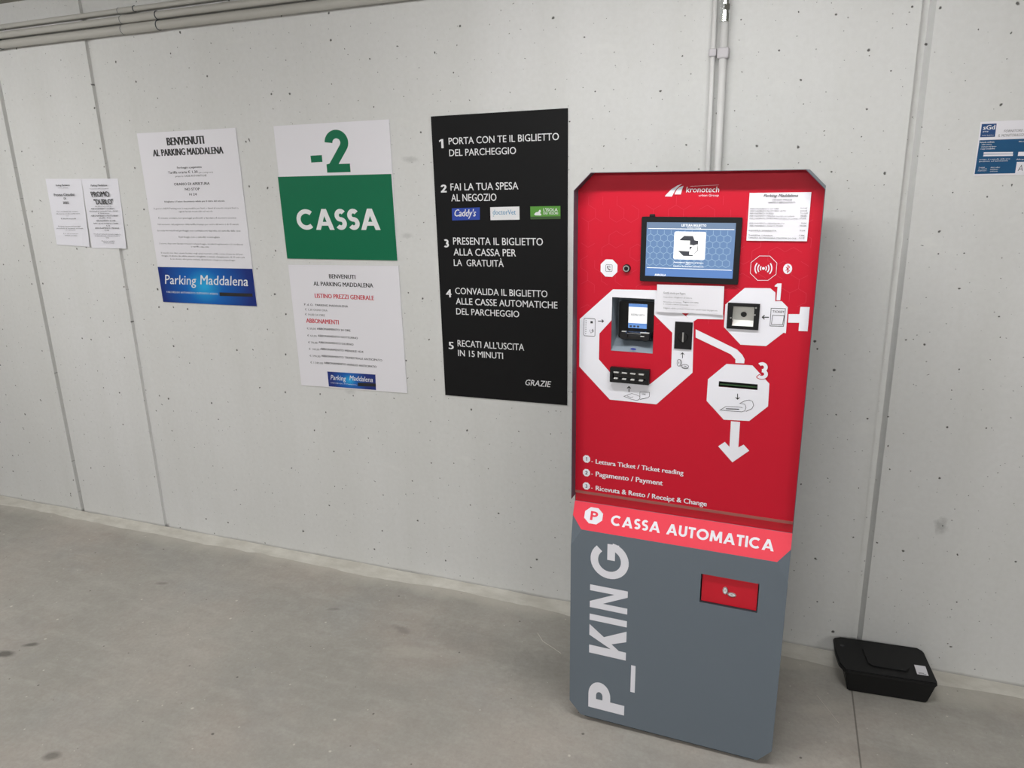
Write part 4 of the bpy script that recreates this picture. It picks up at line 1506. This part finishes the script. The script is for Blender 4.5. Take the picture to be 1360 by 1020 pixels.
# banknote slot
BQ = [(-0.1959, 1.111), (-0.09, 1.1114), (-0.0909, 1.0707), (-0.1968, 1.0696)]
br = rect_of(BQ)
bw, bh = br[2] - br[0], br[3] - br[1]
bm = bmesh.new()
ob_ = rrect(br[0], br[1], br[2], br[3], .002)
ib_ = (br[0] + bw * .07, br[1] + bh * .24, br[2] - bw * .08, br[3] - bh * .26)
prism(bm, ob_, [rpts(ib_)], FY - .013, FY - .0002)
bs = obj('banknote_slot', bm, M_BLACK, kiosk)
bm = bmesh.new()
box(bm, ib_[0], ib_[2], FY - .004, FY - .0008, ib_[1], ib_[3])
obj('slot_mouth', bm, M_GLOSS, bs)
for k in range(4):
    xa = ib_[0] + (ib_[2] - ib_[0]) * (.03 + k * .25)
    bm = bmesh.new()
    box(bm, xa, xa + bw * .13, FY - .0145, FY - .006, ib_[3] - .0042, ib_[3] - .0004, bev=.0005)
    obj('slot_tooth', bm, M_TOOTHGLINT, bs)
    bm = bmesh.new()
    box(bm, xa + bw * .01, xa + bw * .11, FY - .0145, FY - .006, ib_[1] - .0005, ib_[1] + .0026, bev=.0005)
    obj('slot_tooth', bm, M_TOOTHGLINT, bs)

# coin slot
CQ = [(-0.0309, 1.242), (0.0136, 1.2431), (0.0127, 1.1728), (-0.0312, 1.1707)]
cr = rect_of(CQ)
bm = bmesh.new()
box(bm, cr[0], cr[2], FY - .004, FY - .0002, cr[1], cr[3], bev=.001)
co = obj('coin_slot', bm, M_BLACKMATT, kiosk)
_c = (-0.0096, 1.2037)
bm = bmesh.new()
bmesh.ops.create_cone(bm, cap_ends=True, segments=32, radius1=.0125, radius2=.011, depth=.003, matrix=Matrix.Translation((_c[0], FY - .0054, _c[1])) @ Matrix.Rotation(PI / 2, 4, 'X'))
obj('coin_knob', bm, M_BLACK, co)
bm = bmesh.new()
box(bm, _c[0] - .0014, _c[0] + .0026, FY - .0078, FY - .0065, _c[1] - .0125, _c[1] + .0125, bev=.0005)
obj('coin_entry', bm, M_SILVER, co)

# ticket reader
RQ = [(0.0961, 1.2966), (0.172, 1.2989), (0.1721, 1.2339), (0.0969, 1.2322)]
rr = rect_of(RQ)
bm = bmesh.new()
prism(bm, rpts(rr), [rpts(rdr)], FY - .005, FY - .0002)
tk = obj('ticket_reader', bm, M_BLACK, kiosk)
bm = bmesh.new()
x0, z0, x1, z1 = rdr
lip = z0 + (z1 - z0) * .24
v = [bm.verts.new(p) for p in ((x0, FY + .016, lip), (x1, FY + .016, lip), (x1, FY + .012, z1), (x0, FY + .012, z1))]
bm.faces.new(v)
w4 = [bm.verts.new(p) for p in ((x0, FY - .001, z1), (x1, FY - .001, z1))]
bm.faces.new((v[3], v[2], w4[1], w4[0]))
lw = [bm.verts.new(p) for p in ((x0, FY - .001, lip), (x1, FY - .001, lip))]
bm.faces.new((v[3], w4[0], lw[0], v[0]))
bm.faces.new((v[2], v[1], lw[1], w4[1]))
obj('reader_window', bm, M_READER, tk)
bm = bmesh.new()
v = [bm.verts.new(p) for p in ((x0, FY - .003, z0), (x1, FY - .003, z0), (x1, FY + .016, lip), (x0, FY + .016, lip))]
bm.faces.new(v)
obj('reader_lip', bm, M_READERLIP, tk)
a = Art()
_c = (0.1342, 1.2675)
a.poly(ell(_c[0], _c[1], .0072, .0066, 24))
a.build('reader_lens', M_GLOSS, tk, FY + .0115)
for c_ in [(0.1632, 1.2879), (0.1055, 1.2602), (0.1617, 1.2705)]:
    bm = bmesh.new()
    bmesh.ops.create_cone(bm, cap_ends=True, segments=12, radius1=.0022, radius2=.0018, depth=.0015, matrix=Matrix.Translation((c_[0], FY - .0056, c_[1])) @ Matrix.Rotation(PI / 2, 4, 'X'))
    obj('reader_screw', bm, M_SILVER, tk)

# receipt slot
x0, z0, x1, z1 = slt
bm = bmesh.new()
f_ = [bm.verts.new((x, FY - .0009, z)) for x, z in rpts(slt)]
b_ = [bm.verts.new((x, FY + .02, z)) for x, z in rpts(slt)]
for i in range(4):
    bm.faces.new((f_[i], f_[(i + 1) % 4], b_[(i + 1) % 4], b_[i]))
bm.faces.new(b_)
rs = obj('receipt_slot', bm, M_BLACK, kiosk)
bm = bmesh.new()
box(bm, x0 + .002, x1 - .002, FY + .002, FY + .006, z0 + (z1 - z0) * .3, z0 + (z1 - z0) * .55)
obj('slot_bar', bm, M_GLASSGREEN, rs)

# ------------------------------------------------------------------ paper notices taped on the kiosk
KM = kiosk.matrix_basis.copy()


def kiosk_paper(name, label, q, off, curl):
    cx = sum(p[0] for p in q) / 4
    cz = sum(p[1] for p in q) / 4
    t = thing(name, label, 'paper notice')
    t.matrix_basis = KM @ Matrix.Translation((cx, FY, cz))
    bm = bmesh.new()
    n = 12
    rows = []
    for j in range(n + 1):
        row = []
        for i in range(n + 1):
            u, v = i / n, j / n
            px = (q[0][0] * (1 - u) + q[1][0] * u) * (1 - v) + (q[3][0] * (1 - u) + q[2][0] * u) * v - cx
            pz = (q[0][1] * (1 - u) + q[1][1] * u) * (1 - v) + (q[3][1] * (1 - u) + q[2][1] * u) * v - cz
            row.append(bm.verts.new((px, -off - curl(u, v), pz)))
        rows.append(row)
    for j in range(n):
        for i in range(n):
            bm.faces.new((rows[j][i], rows[j + 1][i], rows[j + 1][i + 1], rows[j][i + 1]))
    bm.normal_update()
    bmesh.ops.solidify(bm, geom=bm.faces[:], thickness=.0003)
    obj('sheet', bm, M_PAPER, t)
    return t, (cx, cz)


t, o = kiosk_paper('paper_notice', 'white paper price sheet taped beside the screen on the red kiosk face',
                   [(0.1294, 1.5598), (0.2653, 1.5612), (0.2653, 1.4501), (0.1295, 1.4489)], .0022, lambda u, v: .0006 * v)
a = Art()
a.text('Parking Maddalena', 0.161, 1.5511, 0.2372, 0.0063, .012, .35)
a.build('heading_text', M_INK, t, -.0036, o)
a = Art()
ROWS = [('ABBONAMENTO 24 ORE', (0.1327, 1.5227, 0.197, 0.003), '50,00€', (0.2452, 1.524, 0.2592, 0.0027)),
        ('ABBONAMENTO NOTTURNO AUTO', (0.1328, 1.5173, 0.2144, 0.003), '60,00€', (0.2448, 1.5182, 0.2595, 0.0025)),
        ('ABBONAMENTO DIURNO', (0.1327, 1.5115, 0.1873, 0.003), '70,00€', (0.2448, 1.5126, 0.2619, 0.0025)),
        ('ABBONAMENTO MENSILE riservato ai residenti', (0.1327, 1.5058, 0.2328, 0.0029), '140,00€', (0.2466, 1.5066, 0.2594, 0.003)),
        ('ABBONAMENTO TRIMESTRALE anticipato in contanti', (0.1328, 1.5003, 0.2401, 0.0029), '390,00€', (0.2455, 1.5014, 0.2584, 0.0027)),
        ('ABBONAMENTO MENSILE MOTO', (0.1332, 1.4889, 0.2127, 0.003), '30,00€', (0.2491, 1.4901, 0.2606, 0.0028)),
        ('ABBONAMENTO ANNUO MOTO', (0.134, 1.483, 0.2099, 0.003), '300,00€', (0.2463, 1.4843, 0.2608, 0.0028)),
        ('TESSERA SMARRITA', (0.1328, 1.4716, 0.1963, 0.0031), '10,00€', (0.2476, 1.4731, 0.2595, 0.0027)),
        ('TARIFFA ORARIA', (0.1333, 1.4605, 0.1885, 0.0031), '1,30€', (0.2475, 1.4622, 0.2589, 0.0027)),
        ('TARIFFA GIORNALIERA MASSIMA 24 ORE', (0.1337, 1.4549, 0.2415, 0.0031), '14,00€', (0.2474, 1.4563, 0.2594, 0.0027))]
a.text('LISTINO PREZZI', 0.1808, 1.5428, 0.2246, 0.0036, .004)
a.text('TARIFFE E ABBONAMENTI', 0.171, 1.5366, 0.2322, 0.0034, .004)
for s, q, s2, q2 in ROWS:
    a.text(s, *q, .002, res=1)
    a.text(s2, *q2, .014, res=1)
a.build('price_text', M_GREYINK, t, -.0038, o)

t, o = kiosk_paper('paper_notice', 'white paper instruction strip hanging just below the kiosk screen',
                   [(-0.0797, 1.3359), (0.0852, 1.338), (0.0861, 1.2658), (-0.0807, 1.2656)], .0078, lambda u, v: -.0045 * v + .003 * v * v * (.5 + .5 * math.sin(u * 7)))
a = Art()
IST = [('Gentile utente per Pagare', (-0.0633, 1.3136, -0.0075, 0.005), .014), ('inquadrare il biglietto al lettore', (-0.0617, 1.3035, 0.009, 0.0039), .002),
       ('Attendere la lettura,', (-0.0623, 1.2912, -0.0153, 0.0036), .002), ('Pagare con carta', (-0.0125, 1.293, 0.0254, 0.0041), .014), ('o contanti e ritirare la ricevuta', (-0.0621, 1.2859, 0.0004, 0.0036), .002),
       ('Il biglietto validato permette di uscire entro quindici minuti dal pagamento', (-0.0606, 1.2752, 0.073, 0.0041), .004)]
for s, q, b_ in IST:
    a.text(s, *q, b_, res=1)
a.build('instruction_text', M_GREYINK, t, -.0092, o)

# ------------------------------------------------------------------ black bait box on the floor at the wall
BX0, BY0 = .2235, -.186
t = thing('bait_box', 'black plastic box with a small white sticker, lying on the floor against the wall', 'box', (BX0, BY0, 0))
t.rotation_euler = (0, 0, math.radians(4.2))
bm = bmesh.new()
lo = [(0, 0), (.228, 0), (.232, .155), (-.004, .155)]
hi = [(-.014, -.010), (.245, -.010), (.245, .165), (-.014, .165)]
vlo = [bm.verts.new((x, y, 0)) for x, y in lo]
vhi = [bm.verts.new((x, y, .074)) for x, y in hi]
for i in range(4):
    bm.faces.new((vlo[i], vlo[(i + 1) % 4], vhi[(i + 1) % 4], vhi[i]))
bm.faces.new(vlo[::-1])
bm.faces.new(vhi)
bmesh.ops.recalc_face_normals(bm, faces=bm.faces[:])
bmesh.ops.bevel(bm, geom=bm.edges[:], offset=.004, segments=2, affect='EDGES')
obj('box_body', bm, M_BAIT, t)
bm = bmesh.new()
lid = [(-.030, .02), (-.014, -.012), (.247, -.012), (.249, .0), (.240, .155), (.225, .171), (-.012, .171), (-.034, .160), (-.036, .08)]
l0 = [bm.verts.new((x, y, .070)) for x, y in lid]
l1 = [bm.verts.new((x * .99 + .001, y * .99 + .001, .084)) for x, y in lid]
for i in range(len(lid)):
    bm.faces.new((l0[i], l0[(i + 1) % len(lid)], l1[(i + 1) % len(lid)], l1[i]))
bm.faces.new(l1)
bm.faces.new(l0[::-1])
bmesh.ops.recalc_face_normals(bm, faces=bm.faces[:])
bmesh.ops.bevel(bm, geom=bm.edges[:], offset=.003, segments=2, affect='EDGES')
ld = obj('lid', bm, M_BAIT, t)
bm = bmesh.new()
em = [(.050, .115), (.058, .038), (.072, .026), (.165, .024), (.178, .042), (.135, .085), (.110, .098), (.075, .105)]
prism(bm, em, [], 0, .004, M=Matrix(((1, 0, 0, 0), (0, 0, 1, 0), (0, -1, 0, .0875), (0, 0, 0, 1))))
bmesh.ops.recalc_face_normals(bm, faces=bm.faces[:])
bmesh.ops.bevel(bm, geom=bm.edges[:], offset=.0014, segments=2, affect='EDGES')
obj('lid_emblem', bm, M_BAIT, ld)
bm = bmesh.new()
cyl(bm, (-.010, .118, .083), (-.010, .118, .0846), .0062, 16)
obj('key_hole', bm, M_GLOSS, ld)
bm = bmesh.new()
sx0, sy0 = .196, .022
box(bm, sx0, sx0 + .032, sy0, sy0 + .048, .0842, .0846, bev=0)
stk = obj('label_sticker', bm, M_BOARD, ld)
bm = bmesh.new()
for k in range(2):
    box(bm, sx0 + .005, sx0 + .027 - k * .006, sy0 + .004 + k * .004, sy0 + .006 + k * .004, .0846, .0848)
obj('sticker_text', bm, M_GREYINK, stk)


# ------------------------------------------------------------------ threads of pale lint on the floor
def lint(label, pts, r):
    bm = bmesh.new()
    P = [Vector((x, y, r)) for x, y in pts]
    for i in range(len(P) - 1):
        cyl(bm, P[i], P[i + 1], r, 6)
    o = obj('lint_thread', bm, M_HAIR, None)
    return tag(o, label, 'thread')


lint('pale curved thread lying on the bare floor near the grey kiosk door', [(-0.8145, -0.2177), (-0.7801, -0.2588), (-0.732, -0.2842), (-0.6978, -0.3042)], .0009)
lint('pale straight thread lying on the floor between the kiosk and the black box', [(0.1334, -0.2432), (0.1615, -0.2923), (0.1822, -0.3309), (0.1943, -0.3507)], .0008)
